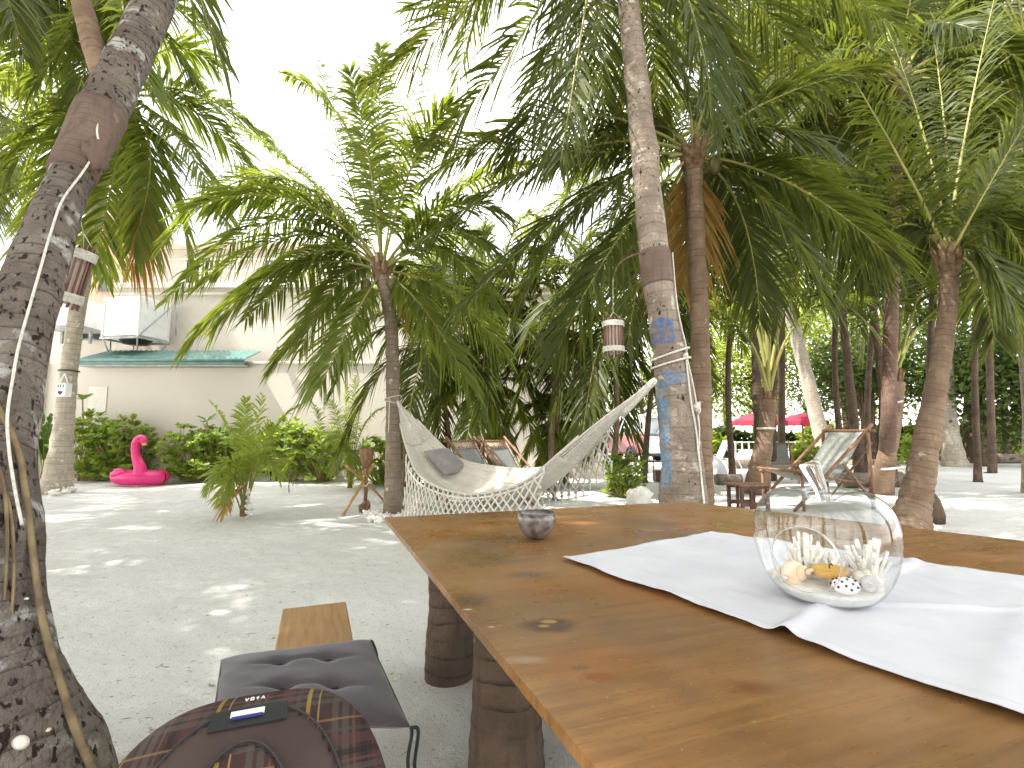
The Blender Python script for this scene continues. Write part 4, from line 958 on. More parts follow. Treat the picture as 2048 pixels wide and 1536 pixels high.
cen_p, ctr = palm('hammock_palm_tree', 'slender ringed palm at the fringed hammock end with a full green crown', ct, None, 7.4, cfr, 'frond', 'bark_grey', .72, None, 0, 3, 2, nrings=70, seg=20, ring=.10, wid=.021, n=58, sr=.105)
# stalk fibres hanging under the crown
frond(cen_p, np.array(ct[-1][:3]), U(800, 600, 7.2), U(815, 660, 7.15), .16, 22, 0, .9, 'frond_dry', .014, .012, .3, 'dry_flower_stalk')
rp2 = thing('hammock_rope', U(787, 800, 7.1), 'white rope tied round the slender ringed palm trunk', 'rope')
for py, tl in ((797, .03), (803, -.02)): MB().tube(rope_ring(ctr, py, tl), .008, 7, False).build('loop', 'cord', rp2)
MB().tube(resample([U(779, 800, 7.14), U(778, 830, 7.12), U(777, 865, 7.13)], 12), .007, 6).build('rope_tail', 'cord', rp2)

# --- palm behind the painted trunk
rt_ = [G4(1402, 1035, .19), T4(1401, 990, 6.2, .155), T4(1403, 800, 6.2, .12), T4(1398, 600, 6.2, .112), T4(1390, 420, 6.2, .11), T4(1385, 315, 6.2, .12)]
rt_[0][2] = -.05
rfr = [(1130, 232, 850, 365, .5), (1150, 300, 835, 490, -.5), (1205, 372, 925, 610, -.8), (1175, 405, 1035, 630, .7), (1235, 480, 1110, 715, -.7), (1300, 480, 1255, 690, 1.2), (1590, 372, 1790, 525, -.5), (1530, 400, 1650, 610, -.7), (1510, 330, 1720, 360, 1.2), (1480, 420, 1520, 640, 1.0), (1350, 120, 1240, -20, .6), (1450, 110, 1560, -30, .5), (1540, 200, 1740, 140, -.6), (1250, 190, 1080, 130, 1.4), (1380, 420, 1366, 570, .35, 'frond_dry'), (1440, 400, 1480, 570, 1.4), (1640, 400, 1740, 560, .8), (1060, 300, 800, 290, 1.2), (1290, 250, 1150, 330, 1.0), (1500, 260, 1640, 290, -.8)]
palm('coconut_palm_tree', 'coconut palm with drooping fronds growing right behind the painted trunk', rt_, None, 6.2, rfr, 'frond_shaded', 'bark_brown', .85, None, 0, 3, 2, nrings=80, seg=18, ring=.10, wid=.02, n=56, sr=.12)

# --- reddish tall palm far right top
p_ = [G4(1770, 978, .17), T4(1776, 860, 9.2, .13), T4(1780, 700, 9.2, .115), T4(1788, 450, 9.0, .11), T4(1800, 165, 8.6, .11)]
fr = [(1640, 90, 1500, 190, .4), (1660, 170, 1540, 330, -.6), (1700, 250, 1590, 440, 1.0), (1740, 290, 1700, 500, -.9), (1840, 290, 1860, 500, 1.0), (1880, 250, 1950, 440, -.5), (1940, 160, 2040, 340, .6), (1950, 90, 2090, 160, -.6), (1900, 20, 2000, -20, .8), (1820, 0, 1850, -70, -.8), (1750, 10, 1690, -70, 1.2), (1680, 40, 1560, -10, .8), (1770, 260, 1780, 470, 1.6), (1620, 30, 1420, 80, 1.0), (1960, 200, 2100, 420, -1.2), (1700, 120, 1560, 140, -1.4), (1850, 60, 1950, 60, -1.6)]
palm('coconut_palm_tree', 'tall palm with a thin reddish trunk rising among dark fronds', p_, None, 8.6, fr, 'frond_shaded', 'bark_red', 1.0, None, 0, 3, 0, nrings=80, seg=14, wid=.026, n=56, rr=.028)
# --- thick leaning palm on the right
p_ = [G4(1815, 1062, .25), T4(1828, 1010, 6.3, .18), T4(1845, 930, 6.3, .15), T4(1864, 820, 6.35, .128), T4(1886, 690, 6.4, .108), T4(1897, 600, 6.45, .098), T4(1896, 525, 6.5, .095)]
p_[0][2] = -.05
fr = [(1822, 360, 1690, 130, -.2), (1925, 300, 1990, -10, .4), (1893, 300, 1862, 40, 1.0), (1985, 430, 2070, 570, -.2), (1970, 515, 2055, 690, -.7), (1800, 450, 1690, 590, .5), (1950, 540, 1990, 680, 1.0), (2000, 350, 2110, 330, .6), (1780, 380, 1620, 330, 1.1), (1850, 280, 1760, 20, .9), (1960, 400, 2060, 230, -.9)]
palm('coconut_palm_tree', 'stout ringed palm leaning right with yellow green leaf stalks', p_, None, 6.5, fr, 'frond_shaded', 'bark_brown', .85, None, 0, 3, 0, nrings=90, seg=24, ring=.09, wid=.021, n=54, rr=.03, sr=.11)
MB().lathe([(0, 0), (.12, 0), (.13, .1), (.09, .3), (.04, .38), (0, .4)], G(1868, 1046), 12).build('palm_stump', 'bark_log'); tag(bpy.data.objects['palm_stump'], 'short dark stump at the foot of the stout leaning palm', 'stump')
# --- young palms on the right
p_ = [G4(1512, 985, .26), T4(1520, 930, 9.7, .19), T4(1532, 860, 9.7, .14), T4(1538, 800, 9.7, .15)]; p_[0][2] = -.05
fr = [(1495, 600, 1400, 440, .4), (1528, 570, 1505, 340, -.5), (1575, 600, 1665, 440, .2), (1600, 640, 1730, 600, -.4), (1478, 650, 1370, 600, -.3), (1545, 570, 1570, 360, 1.0), (1512, 580, 1450, 370, 1.0)]
palm('young_palm_tree', 'young palm with upright leaf stalks and a white band round its trunk', p_, None, 9.7, fr, 'frond', 'bark_brown', .75, None, 0, 3, 0, nrings=34, seg=16, wid=.024, n=46, rr=.045, sr=.09, stalk=.42)
MB().tube([[*(U(1532, 857, 9.7)[:2] + np.array([.152 * math.cos(t), .152 * math.sin(t)])), U(1532, 857, 9.7)[2]] for t in np.linspace(0, 6.2832, 30)], .022, 7, False).build('tie_band', 'cord', bpy.data.objects['young_palm_tree'])
p_ = [G4(1762, 985, .22), T4(1772, 920, 9.6, .16), T4(1788, 840, 9.6, .13), T4(1792, 765, 9.6, .15)]; p_[0][2] = -.05
fr = [(1755, 600, 1680, 440, .5), (1788, 580, 1775, 380, -.4), (1835, 600, 1900, 440, .4), (1850, 640, 1970, 570, -.5), (1730, 640, 1620, 580, -.4), (1812, 580, 1850, 390, 1.0)]
palm('young_palm_tree', 'young palm with white tied ropes in front of the long log', p_, None, 9.6, fr, 'frond_shaded', 'bark_brown', .75, None, 0, 3, 0, nrings=34, seg=16, wid=.024, n=46, rr=.04, sr=.085, stalk=.42)
yp = [o for o in bpy.data.objects if o.name.startswith('young_palm_tree')][-1]
for k, (px, py) in enumerate(((1786, 805), (1780, 935))):
    c = U(px, py, 9.6); MB().tube([[c[0] + (.145 + .02 * k) * math.cos(t), c[1] + (.145 + .02 * k) * math.sin(t), c[2] + .03 * math.cos(t)] for t in np.linspace(0, 6.2832, 30)], .02, 7, False).build('tie_rope', 'cord', yp)
# --- right edge palm with pale stem and arching frond
p_ = [G4(2062, 985, .16), T4(2056, 850, 9.8, .085), T4(2046, 700, 9.8, .075), T4(2032, 560, 9.8, .07)]; p_[0][2] = -.05
palm('slim_palm_tree', 'slim pale stemmed palm at the edge of the clearing', p_, None, 9.8, [(1990, 572, 1915, 640, -.4, 'frond_bright'), (2060, 480, 2110, 420, .2), (1990, 470, 1960, 380, .5), (2090, 560, 2150, 650, .3), (2030, 440, 2010, 330, .8)], 'frond', 'bark_pale', .6, None, 0, 3, 0, nrings=40, seg=14, wid=.02)  # arching frond uses brighter green to stand for light on it
# --- thin palm at left with crown behind the big trunk
p_ = [G4(112, 985, .30), T4(117, 940, 10.2, .23), T4(128, 850, 10.2, .17), T4(138, 740, 10.2, .15), T4(152, 640, 10.1, .14), T4(182, 470, 9.9, .135), T4(218, 290, 9.7, .13), T4(240, 200, 9.6, .13)]; p_[0][2] = -.05
fr = [(110, 150, -30, 180, .4), (130, 230, -20, 380, -.6), (170, 300, 40, 520, .8), (230, 340, 180, 530, -1.0), (275, 310, 285, 480, .2, 'frond'), (300, 300, 262, 500, -.8), (385, 185, 545, 290, .3), (345, 260, 455, 450, -.7), (330, 330, 380, 530, .9), (150, 90, 10, 20, 1.0), (330, 100, 430, 130, 1.2), (240, 60, 230, -40, -.8), (120, 330, 20, 620, -.2), (215, 350, 210, 560, 1.4), (400, 230, 530, 400, 1.4)]
palm('coconut_palm_tree', 'thin palm beside the cream wall with coconuts and a tin lantern on its trunk', p_, None, 9.6, fr, 'frond', 'bark_pale', 1.0, None, 0, 3, 7, nrings=100, seg=18, ring=.08, wid=.028, n=56, rr=.032)
for i in range(2): frond(bpy.data.objects['coconut_palm_tree.002'] if 'coconut_palm_tree.002' in bpy.data.objects else big, U(245, 330, 9.2), U(285, 430, 9.1), U(262 + 30 * i, 540, 9.0), .7, 30, .2, .9, 'frond_dry', .02, .025) if i == 0 else None
# --- tall palm above the top-left corner
p_ = [[-17.5, 7.4, -.05, .2], [-15.2, 7.2, 5.2, .15], [-11.2, 7.4, 9.0, .13], [-8.8, 7.7, 9.6, .125], [*U(235, -45, 8.2), .12]]
fr = [(110, -20, -20, 90, .2), (150, 60, 50, 190, -.5), (190, 80, 150, 200, .8), (260, 70, 310, 190, -.4), (330, 0, 445, 80, .3), (320, 60, 390, 160, 1.0), (120, 20, -10, 180, 1.2), (300, -30, 480, -20, 1.0), (220, 100, 215, 230, 1.6)]
palm('coconut_palm_tree', 'tall palm whose crown hangs into the sky over the thick leaning trunk', p_, None, 8.2, fr, 'frond', 'bark_grey', .75, None, 0, 3, 0, nrings=60, wid=.022)
# --- bushy palms along the wall behind the hammock
def wallpalm(px, py, Y, R, n, label, mat, base, stem=.1, LL=.7, seed=0, up=.0):
    q = random.Random(seed); c = U(px, py, Y); b0 = G(base, 870 + 1150 / Y + 8); b0 = np.array([c[0] + (b0[0] - c[0]) * .6 + (q.uniform(-.9, .9) if px > 1300 else 0), Y, -.05])
    fr = []
    for i in range(n):
        a = 2 * math.pi * (i + q.uniform(-.3, .3)) / n; r = R * q.uniform(.9, 1.3); tx = px + r * math.cos(a); ty = py - r * math.sin(a) * .85 + R * .38; mxp = px + r * .52 * math.cos(a); myp = py - r * .52 * math.sin(a) - R * .22
        fr.append((mxp, myp, tx, ty, q.uniform(-1.5, 1.2)))
    stem *= .75; far = px > 1300
    palm('bushy_palm', label, [[*b0, stem * 2.0], [b0[0] * .95 + c[0] * .05, Y, .3, stem * 1.25], [b0[0] * .7 + c[0] * .3 + q.uniform(-.15, .15), Y, c[2] * .4, stem], [*c, stem * .9]], None, Y, fr, mat, 'bark_log' if far else 'bark_brown', LL, 'bushy palms along the wall', 0, 3, 0, nrings=26, seg=12, wid=.026, n=44, rr=.03, sr=.08)
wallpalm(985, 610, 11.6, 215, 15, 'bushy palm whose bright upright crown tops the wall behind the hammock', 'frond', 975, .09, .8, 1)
wallpalm(870, 690, 11.0, 190, 13, 'low bushy palm directly behind the slender ringed trunk', 'frond_shaded', 900, .08, .75, 2)
wallpalm(1120, 660, 10.8, 210, 15, 'dark bushy palm behind the hanging bamboo lantern', 'frond_shaded', 1090, .09, .8, 3)
wallpalm(1228, 640, 10.0, 190, 13, 'bushy palm with bare dark stems beside the wall end', 'frond_shaded', 1222, .075, .8, 4)
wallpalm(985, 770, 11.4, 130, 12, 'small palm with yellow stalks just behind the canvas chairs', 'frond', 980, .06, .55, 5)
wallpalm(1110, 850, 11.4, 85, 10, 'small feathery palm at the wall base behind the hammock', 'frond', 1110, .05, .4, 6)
wallpalm(1330, 560, 12.5, 180, 13, 'background palm seen between the painted trunk and the lantern', 'frond_shaded', 1335, .09, .85, 8)
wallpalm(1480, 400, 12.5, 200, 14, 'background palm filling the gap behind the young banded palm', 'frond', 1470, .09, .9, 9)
wallpalm(1680, 390, 13, 210, 14, 'background palm behind the sling chair', 'frond_shaded', 1690, .09, .95, 10)
wallpalm(1960, 360, 12.5, 210, 14, 'background palm behind the stout leaning palm', 'frond_shaded', 1975, .09, .95, 12)
wallpalm(1560, 300, 13, 260, 14, 'high background palm over the young banded palm', 'frond_shaded', 1600, .11, 1.1, 13)
wallpalm(1900, 180, 13.5, 300, 14, 'high background palm in the dark corner canopy', 'frond_shaded', 1930, .11, 1.2, 14)
wallpalm(1480, 130, 10.5, 280, 15, 'high palm above the coconut palm behind the painted trunk', 'frond_shaded', 1650, .11, 1.0, 21)
wallpalm(1700, 250, 11.5, 250, 15, 'palm filling the canopy left of the thin reddish trunk', 'frond_shaded', 1730, .11, 1.1, 22)
wallpalm(2010, 230, 11.0, 250, 15, 'palm filling the canopy above the slim pale stemmed palm', 'frond_shaded', 2030, .11, 1.1, 23)
wallpalm(1640, 40, 12.0, 300, 15, 'highest palm in the dark canopy behind the thin reddish trunk', 'frond_shaded', 1720, .12, 1.2, 24)
wallpalm(2050, 90, 9.5, 280, 14, 'dark palm crown overhanging the far sand clearing', 'frond_shaded', 2110, .12, 1.0, 25)
wallpalm(1330, 420, 13.5, 250, 14, 'palm crown seen past the painted trunk above the parked bus', 'frond_shaded', 1350, .1, 1.1, 26)
wallpalm(1420, 250, 14.5, 260, 15, 'far palm crown behind the dry fronds of the coconut palm', 'frond_shaded', 1440, .1, 1.2, 31)
wallpalm(1790, 330, 15, 270, 15, 'far palm crown directly behind the thin reddish trunk', 'frond_shaded', 1800, .1, 1.3, 32)
wallpalm(1980, 120, 15.5, 330, 15, 'farthest tall palm crown behind the clearing canopy', 'frond_shaded', 1990, .12, 1.5, 33)
wallpalm(1560, 130, 15.5, 320, 15, 'farthest tall palm crown above the red umbrellas', 'frond_shaded', 1570, .12, 1.5, 34)
# --- palms added off-frame beside and behind the seat to cast shade
def shade_palm(x, y, h, lean, label, n=17, L=3.7):
    c = [x + lean[0], y + lean[1], h]
    palm('added_shade_palm', label, [[x, y, -.05, .22], [x + lean[0] * .3, y + lean[1] * .3, h * .35, .15], [x + lean[0] * .7, y + lean[1] * .7, h * .7, .12], [*c, .11]], None, 0, [], 'frond_shaded', 'bark_grey', .9, 'off-frame palms added for shade', n, L, 4, nrings=50, wid=.026, n=48)
for x, y, h, ln, lb in ((-4.8, 1.0, 7.0, (.3, .6), 'behind the bench and thick trunk'), (-3.6, -2.4, 7.2, (.4, .6), 'diagonally behind the bench'), (-7.8, 2.0, 7.6, (.0, .3), 'west of the thick leaning trunk'), (-8.2, -.6, 7.8, (.3, .5), 'far west of the bench'), (-1.0, -1.9, 6.8, (.1, .4), 'directly behind the seat'), (2.6, -2.2, 7.0, (-.4, .5), 'behind the near table end'), (-12.0, 5.6, 7.8, (.0, .2), 'west of the young coconut seedling'), (-14.2, 9.0, 7.6, (.0, .2), 'outside the wall corner'), (-16.5, 12.0, 7.2, (.3, 0), 'beyond the wall corner post'), (4.6, .6, 7.4, (-.3, .4), 'east of the table'), (-14.6, 13.0, 8.4, (.2, 0), 'close against the outer wall corner'), (-9.8, 2.8, 8.2, (.0, .2), 'between the wall corner and the bench'), (-3.1, .4, 7.6, (.2, 0), 'close behind the thick leaning trunk'), (-9.2, 1.9, 9.4, (3.1, 2.4), 'and leaning over the clearing from beyond the bench'), (-10.6, 6.4, 8.4, (1.2, .8), 'beside the wall corner shrubs')):
    shade_palm(x, y, h, ln, 'tall added shade palm standing ' + lb, 20, 2.7 if ln[0] > 1 else 3.7)

# ---- young coconut palms in the sand
def clump(name, label, base, Y, tips, mat, LL, wid, n, hang, sweep=(20, 50), rr=.012, cat='plant', stalk=.3):
    root = thing(name, base, label, cat)
    for (mxp, myp, tx, ty, dY, *m_) in tips: frond(root, base + np.array([rnd.uniform(-.03, .03), rnd.uniform(-.03, .03), 0]), U(mxp, myp, Y + dY * .5), U(tx, ty, Y + dY), LL, n, rnd.uniform(-.5, .5), hang, m_[0] if m_ else mat, rr, wid, stalk, 'frond', sweep=sweep)
    MB().tube([base + [0, 0, -.05], base + [0, 0, .15], base + [0, 0, .32]], [.06, .05, .02], 9, True, 0, 1, .2).build('stem', 'fibre', root)
    return root
b0 = G(487, 1030); yc = b0[1]
clump('coconut_seedling', 'young coconut seedling with broad leaves standing alone in the sand', b0, yc, [(470, 900, 424, 806, .1), (488, 890, 492, 795, .3), (505, 900, 525, 790, -.2), (540, 880, 592, 815, .1), (520, 900, 548, 850, -.4), (475, 930, 435, 950, -.5), (455, 940, 415, 985, -.2), (510, 920, 560, 960, -.4), (470, 955, 440, 1000, -.6), (500, 920, 470, 830, .6), (520, 940, 585, 925, .4), (465, 985, 452, 1022, -.5, 'frond_dry')], 'frond_bright', .34, .018, 18, .35, (38, 62), .011)
mb = None
sc_ = thing('shell_garland', G(497, 1032), 'string of white shells and coral hanging on the coconut seedling', 'garland')
for i in range(16):
    z = .02 + .36 * i / 15; p = G(497, 1036) + [.03 * math.sin(i * 1.9) - .03 * (i / 15), -.03 * math.cos(i * 2.3), z]; MB().ball(p, (.024, .022, .018), 8, 6, .5, None, i).build('shell_bead', 'coral' if i % 4 else 'shell_grey', sc_)
b0 = G(700, 975); yc = b0[1]
clump('feathery_palm', 'tall feathery bright green palm beside the bamboo torch', b0, yc, [(695, 860, 690, 765, .2), (680, 850, 655, 800, .4), (715, 850, 735, 775, .1), (720, 870, 765, 815, -.2), (690, 890, 660, 880, -.4), (708, 840, 712, 750, .5), (675, 880, 640, 870, .3), (725, 890, 760, 880, .4), (690, 900, 668, 945, -.5, 'frond_bright'), (705, 900, 700, 960, -.6, 'frond_bright'), (720, 920, 745, 950, -.5)], 'frond_bright', .42, .011, 34, .5, (35, 65), .012, 'palm', .35)
b0 = G(640, 965); clump('feathery_palm', 'low arching palm between the shrubs near the bamboo torch', b0, b0[1], [(620, 880, 560, 865, .2), (640, 860, 620, 800, .4), (660, 870, 690, 830, .3), (655, 890, 700, 900, -.3), (610, 910, 575, 935, -.3)], 'frond', .45, .014, 30, .55, (35, 65), .012, 'palm', .3)
b0 = G(85, 960); clump('banana_plant', 'upright young banana plant beside the thin palm base', b0, b0[1], [(86, 880, 80, 810, .0), (96, 880, 102, 830, .2), (76, 890, 62, 850, -.2)], 'banana_leaf', .2, .05, 16, .1, (55, 70), .02, 'plant', .25)

# ---- shrubs along the wall
def leaf_verts(c, d, up, L, W):
    s_ = np.cross(d, up); s_ /= np.linalg.norm(s_) + 1e-9; n_ = np.cross(s_, d)
    return [c, c + d * L * .45 - s_ * W * .42 + n_ * L * .03, c + d * L * .45 + s_ * W * .42 + n_ * L * .03, c + d * L * .82 - s_ * W * .5, c + d * L * .82 + s_ * W * .5, c + d * L - n_ * L * .06], [(0, 2, 1), (1, 2, 4, 3), (3, 4, 5)]
def shrub(label, px, Y, wpx, top, k, seed, mat='shrub_leaf', group='shrubs along the garden wall', L=.17, per=11, name='shrub'):
    q = random.Random(seed); c = np.array([xat(px, Y), Y, 0]); W = wpx / F * Y / 2; H = zat(top, Y)
    r = thing(name, c, label, 'shrub', group); mb = MB(); st = MB()
    for i in range(k):
        a = q.uniform(0, 6.28); s_ = math.sqrt(q.random()); e = q.random() ** .8
        p = c + [W * s_ * math.cos(a), min(W, .7) * s_ * math.sin(a), H * (.05 + .9 * e) * (1 - .30 * s_ * s_)]
        st.tube([c + [W * .3 * s_ * math.cos(a), .1 * math.sin(a), 0], (c + p) / 2 + [W * .25 * s_ * math.cos(a), 0, .05], p], [.010, .007, .004], 4, False)
        tilt = np.array([math.cos(a) * s_ * .8, math.sin(a) * s_ * .8 - .15, 1.]); tilt /= np.linalg.norm(tilt)
        for j in range(per):
            b_ = 2.4 * j + q.random(); el = q.uniform(.15, 1.1) ; ref = np.array([math.cos(b_), math.sin(b_), 0.]); d = ref * math.cos(el) + tilt * math.sin(el); d /= np.linalg.norm(d)
            v, f = leaf_verts(p + tilt * q.uniform(-.03, .02), d, tilt, L * q.uniform(.7, 1.15), L * .42 * q.uniform(.8, 1.2)); mb.add(v, f)
    st.build('stems', 'rachis', r); o = mb.build('foliage', mat, r, True); o['kind'] = 'stuff'
    return r
shrub('round green beach shrub behind the thin palm trunk', 185, 12.9, 125, 818, 170, 1); shrub('green beach shrub between the thin palm and the flamingo', 245, 12.9, 120, 828, 160, 2)
shrub('sunlit yellow green shrub right of the flamingo float', 385, 12.9, 110, 838, 150, 3, 'shrub_leaf'); shrub('green shrub behind the coconut seedling', 445, 12.8, 130, 850, 140, 4); shrub('tall leafy shrub in the middle of the wall bed', 575, 12.8, 120, 828, 160, 5)
shrub('green shrub beside the feathery palm', 645, 12.7, 110, 850, 120, 6); shrub('leafy shrub behind the bamboo torch', 765, 11.8, 90, 870, 80, 7); shrub('low shrub under the loop of the fringed hammock', 820, 11.6, 100, 880, 60, 8)
shrub('dense little green bush in front of the parked bus', 1245, 9.6, 75, 900, 70, 9, 'shrub_leaf', None, .14); shrub('dark low bush beyond the sling chair', 1610, 14.5, 60, 880, 50, 11, 'tree_leaf', None, .2)
for i, (px, top, wd_) in enumerate(((1395, 862, 90), (1455, 858, 80), (1560, 868, 80), (1660, 852, 100), (1730, 862, 80), (1780, 850, 90), (1845, 848, 80), (1925, 850, 90), (2030, 840, 90))):
    shrub('dark sea-edge bush %s' % ('behind the painted trunk', 'behind the netting heap', 'under the red umbrellas', 'behind the sling chair', 'behind the rope barrier', 'behind the roped young palm', 'behind the stout leaning palm', 'between the dark trunks', 'behind the sunlit bush')[i], px, 24 + (i % 3) * 2, wd_ * 1.25, top, 120, 60 + i, 'tree_leaf_dark' if i % 3 else 'tree_leaf', 'bushes along the sea edge', .42, 9, 'beach_bush')
shrub('bright sunlit bush beside the far logs', 2000, 24, 90, 810, 110, 12, 'shrub_leaf', None, .3); shrub('bright green potted bush near the terracotta pot', 1822, 17, 40, 868, 40, 13, 'shrub_leaf', None, .2)
def frangi(px, base, top, Y, label, seed):
    q = random.Random(seed); b0 = np.array([xat(px, Y), Y, 0]); r = thing('frangipani_plant', b0, label, 'plant'); t = np.array([xat(px + q.uniform(-8, 8), Y), Y, zat(top, Y)])
    MB().tube(resample([b0, (b0 + t) / 2 + [.05, 0, 0], t], 9), np.linspace(.03, .015, 9), 7).build('stem', 'bark_grey', r)
    for j in range(13):
        a = j * 2.4; el = q.uniform(-.1, .8); d = np.array([math.cos(a) * math.cos(el), math.sin(a) * math.cos(el), math.sin(el)]); v, f = leaf_verts(t, d, np.array([0, 0, 1.]), .32, .09); mk('leaf', v, f, 'banana_leaf', r)
frangi(165, 940, 800, 12.8, 'bare stemmed frangipani tuft rising above the shrub by the thin palm', 1); frangi(405, 950, 842, 12.6, 'bare stemmed frangipani tuft above the sunlit shrub', 2); frangi(890, 950, 890, 11.5, 'small frangipani stem against the wall behind the hammock', 4)
b0 = G(578, 985); r = thing('sapling', b0, 'tiny dark leaved sapling alone in the sand by the wall', 'plant')
MB().tube([b0, b0 + [-.01, 0, .15], b0 + [.01, 0, .32]], [.012, .01, .006], 6).build('stem', 'dark_wood', r)
mb = MB()
for i in range(46): d = np.array([rnd.gauss(0, 1), rnd.gauss(0, 1), rnd.gauss(.2, .7)]); d /= np.linalg.norm(d); v, f = leaf_verts(b0 + [rnd.gauss(0, .07), rnd.gauss(0, .06), .33 + rnd.gauss(0, .07)], d, np.array([0, 0, 1.]), .09, .04); mb.add(v, f)
mb.build('foliage', 'tree_leaf_dark', r)['kind'] = 'stuff'
for px in (541, 656):
    b0 = G(px, 962); r = thing('garden_light', b0, 'small black spike garden light by the wall bed', 'garden light', 'spike garden lights by the wall')
    MB().bar(b0 - [0, 0, .03], b0 + [0, 0, .2], .012).build('spike', 'dark_metal', r); MB().lathe([(0, .2), (.045, .2), (.05, .23), (.085, .245), (.08, .26), (0, .27)], b0, 14).build('lamp_head', 'dark_metal', r)

# ================================================================== FLAMINGO FLOAT
def flamingo():
    c = G(281, 968); c[1] -= .05; r = thing('flamingo_float', c, 'bright pink inflatable flamingo pool ring on the sand', 'pool float')
    n = 40; P = [c + [.45 * math.cos(t), .36 * math.sin(t), .155 + .045 * max(0, -math.cos(t)) ** 2] for t in np.linspace(0, 2 * math.pi, n + 1)]
    R_ = [.15 + .02 * max(0, math.cos(t)) - .015 * max(0, -math.cos(t)) for t in np.linspace(0, 2 * math.pi, n + 1)]
    MB().tube(P, R_, 18, False).build('ring', 'pink_vinyl', r)
    T_ = resample([[*(c + [-.42, 0, .24]), .11], [*(c + [-.52, 0, .30]), .08], [*(c + [-.62, 0, .33]), .02]], 10); MB().tube(T_[:, :3], T_[:, 3], 12).build('tail', 'pink_vinyl', r)
    N_ = resample([[*(c + [.20, -.28, .20]), .15], [*(c + [.22, -.30, .40]), .125], [*(c + [.13, -.31, .62]), .095], [*(c + [.08, -.31, .84]), .085], [*(c + [.10, -.31, .99]), .09], [*(c + [.17, -.31, 1.06]), .095], [*(c + [.245, -.31, 1.03]), .085], [*(c + [.27, -.31, .96]), .06]], 44)
    MB().tube(N_[:, :3], N_[:, 3], 18).build('neck', 'pink_vinyl', r)
    B_ = resample([[*(c + [.265, -.31, .98]), .052], [*(c + [.283, -.31, .94]), .05], [*(c + [.287, -.31, .905]), .046]], 8); MB().tube(B_[:, :3], B_[:, 3], 12).build('beak', 'orange_vinyl', r)
    B_ = resample([[*(c + [.287, -.31, .91]), .049], [*(c + [.285, -.31, .82]), .045], [*(c + [.265, -.31, .71]), .008]], 8); MB().tube(B_[:, :3], B_[:, 3], 12).build('beak_tip', 'black_vinyl', r)
    MB().ball(c + [.2, -.395, 1.06], (.022, .014, .022), 10, 7).build('eye', 'black_vinyl', r)
    MB().ball(c + [-.2, -.38, .26], (.2, .09, .10), 14, 9).build('wing', 'pink_vinyl', r)
flamingo()

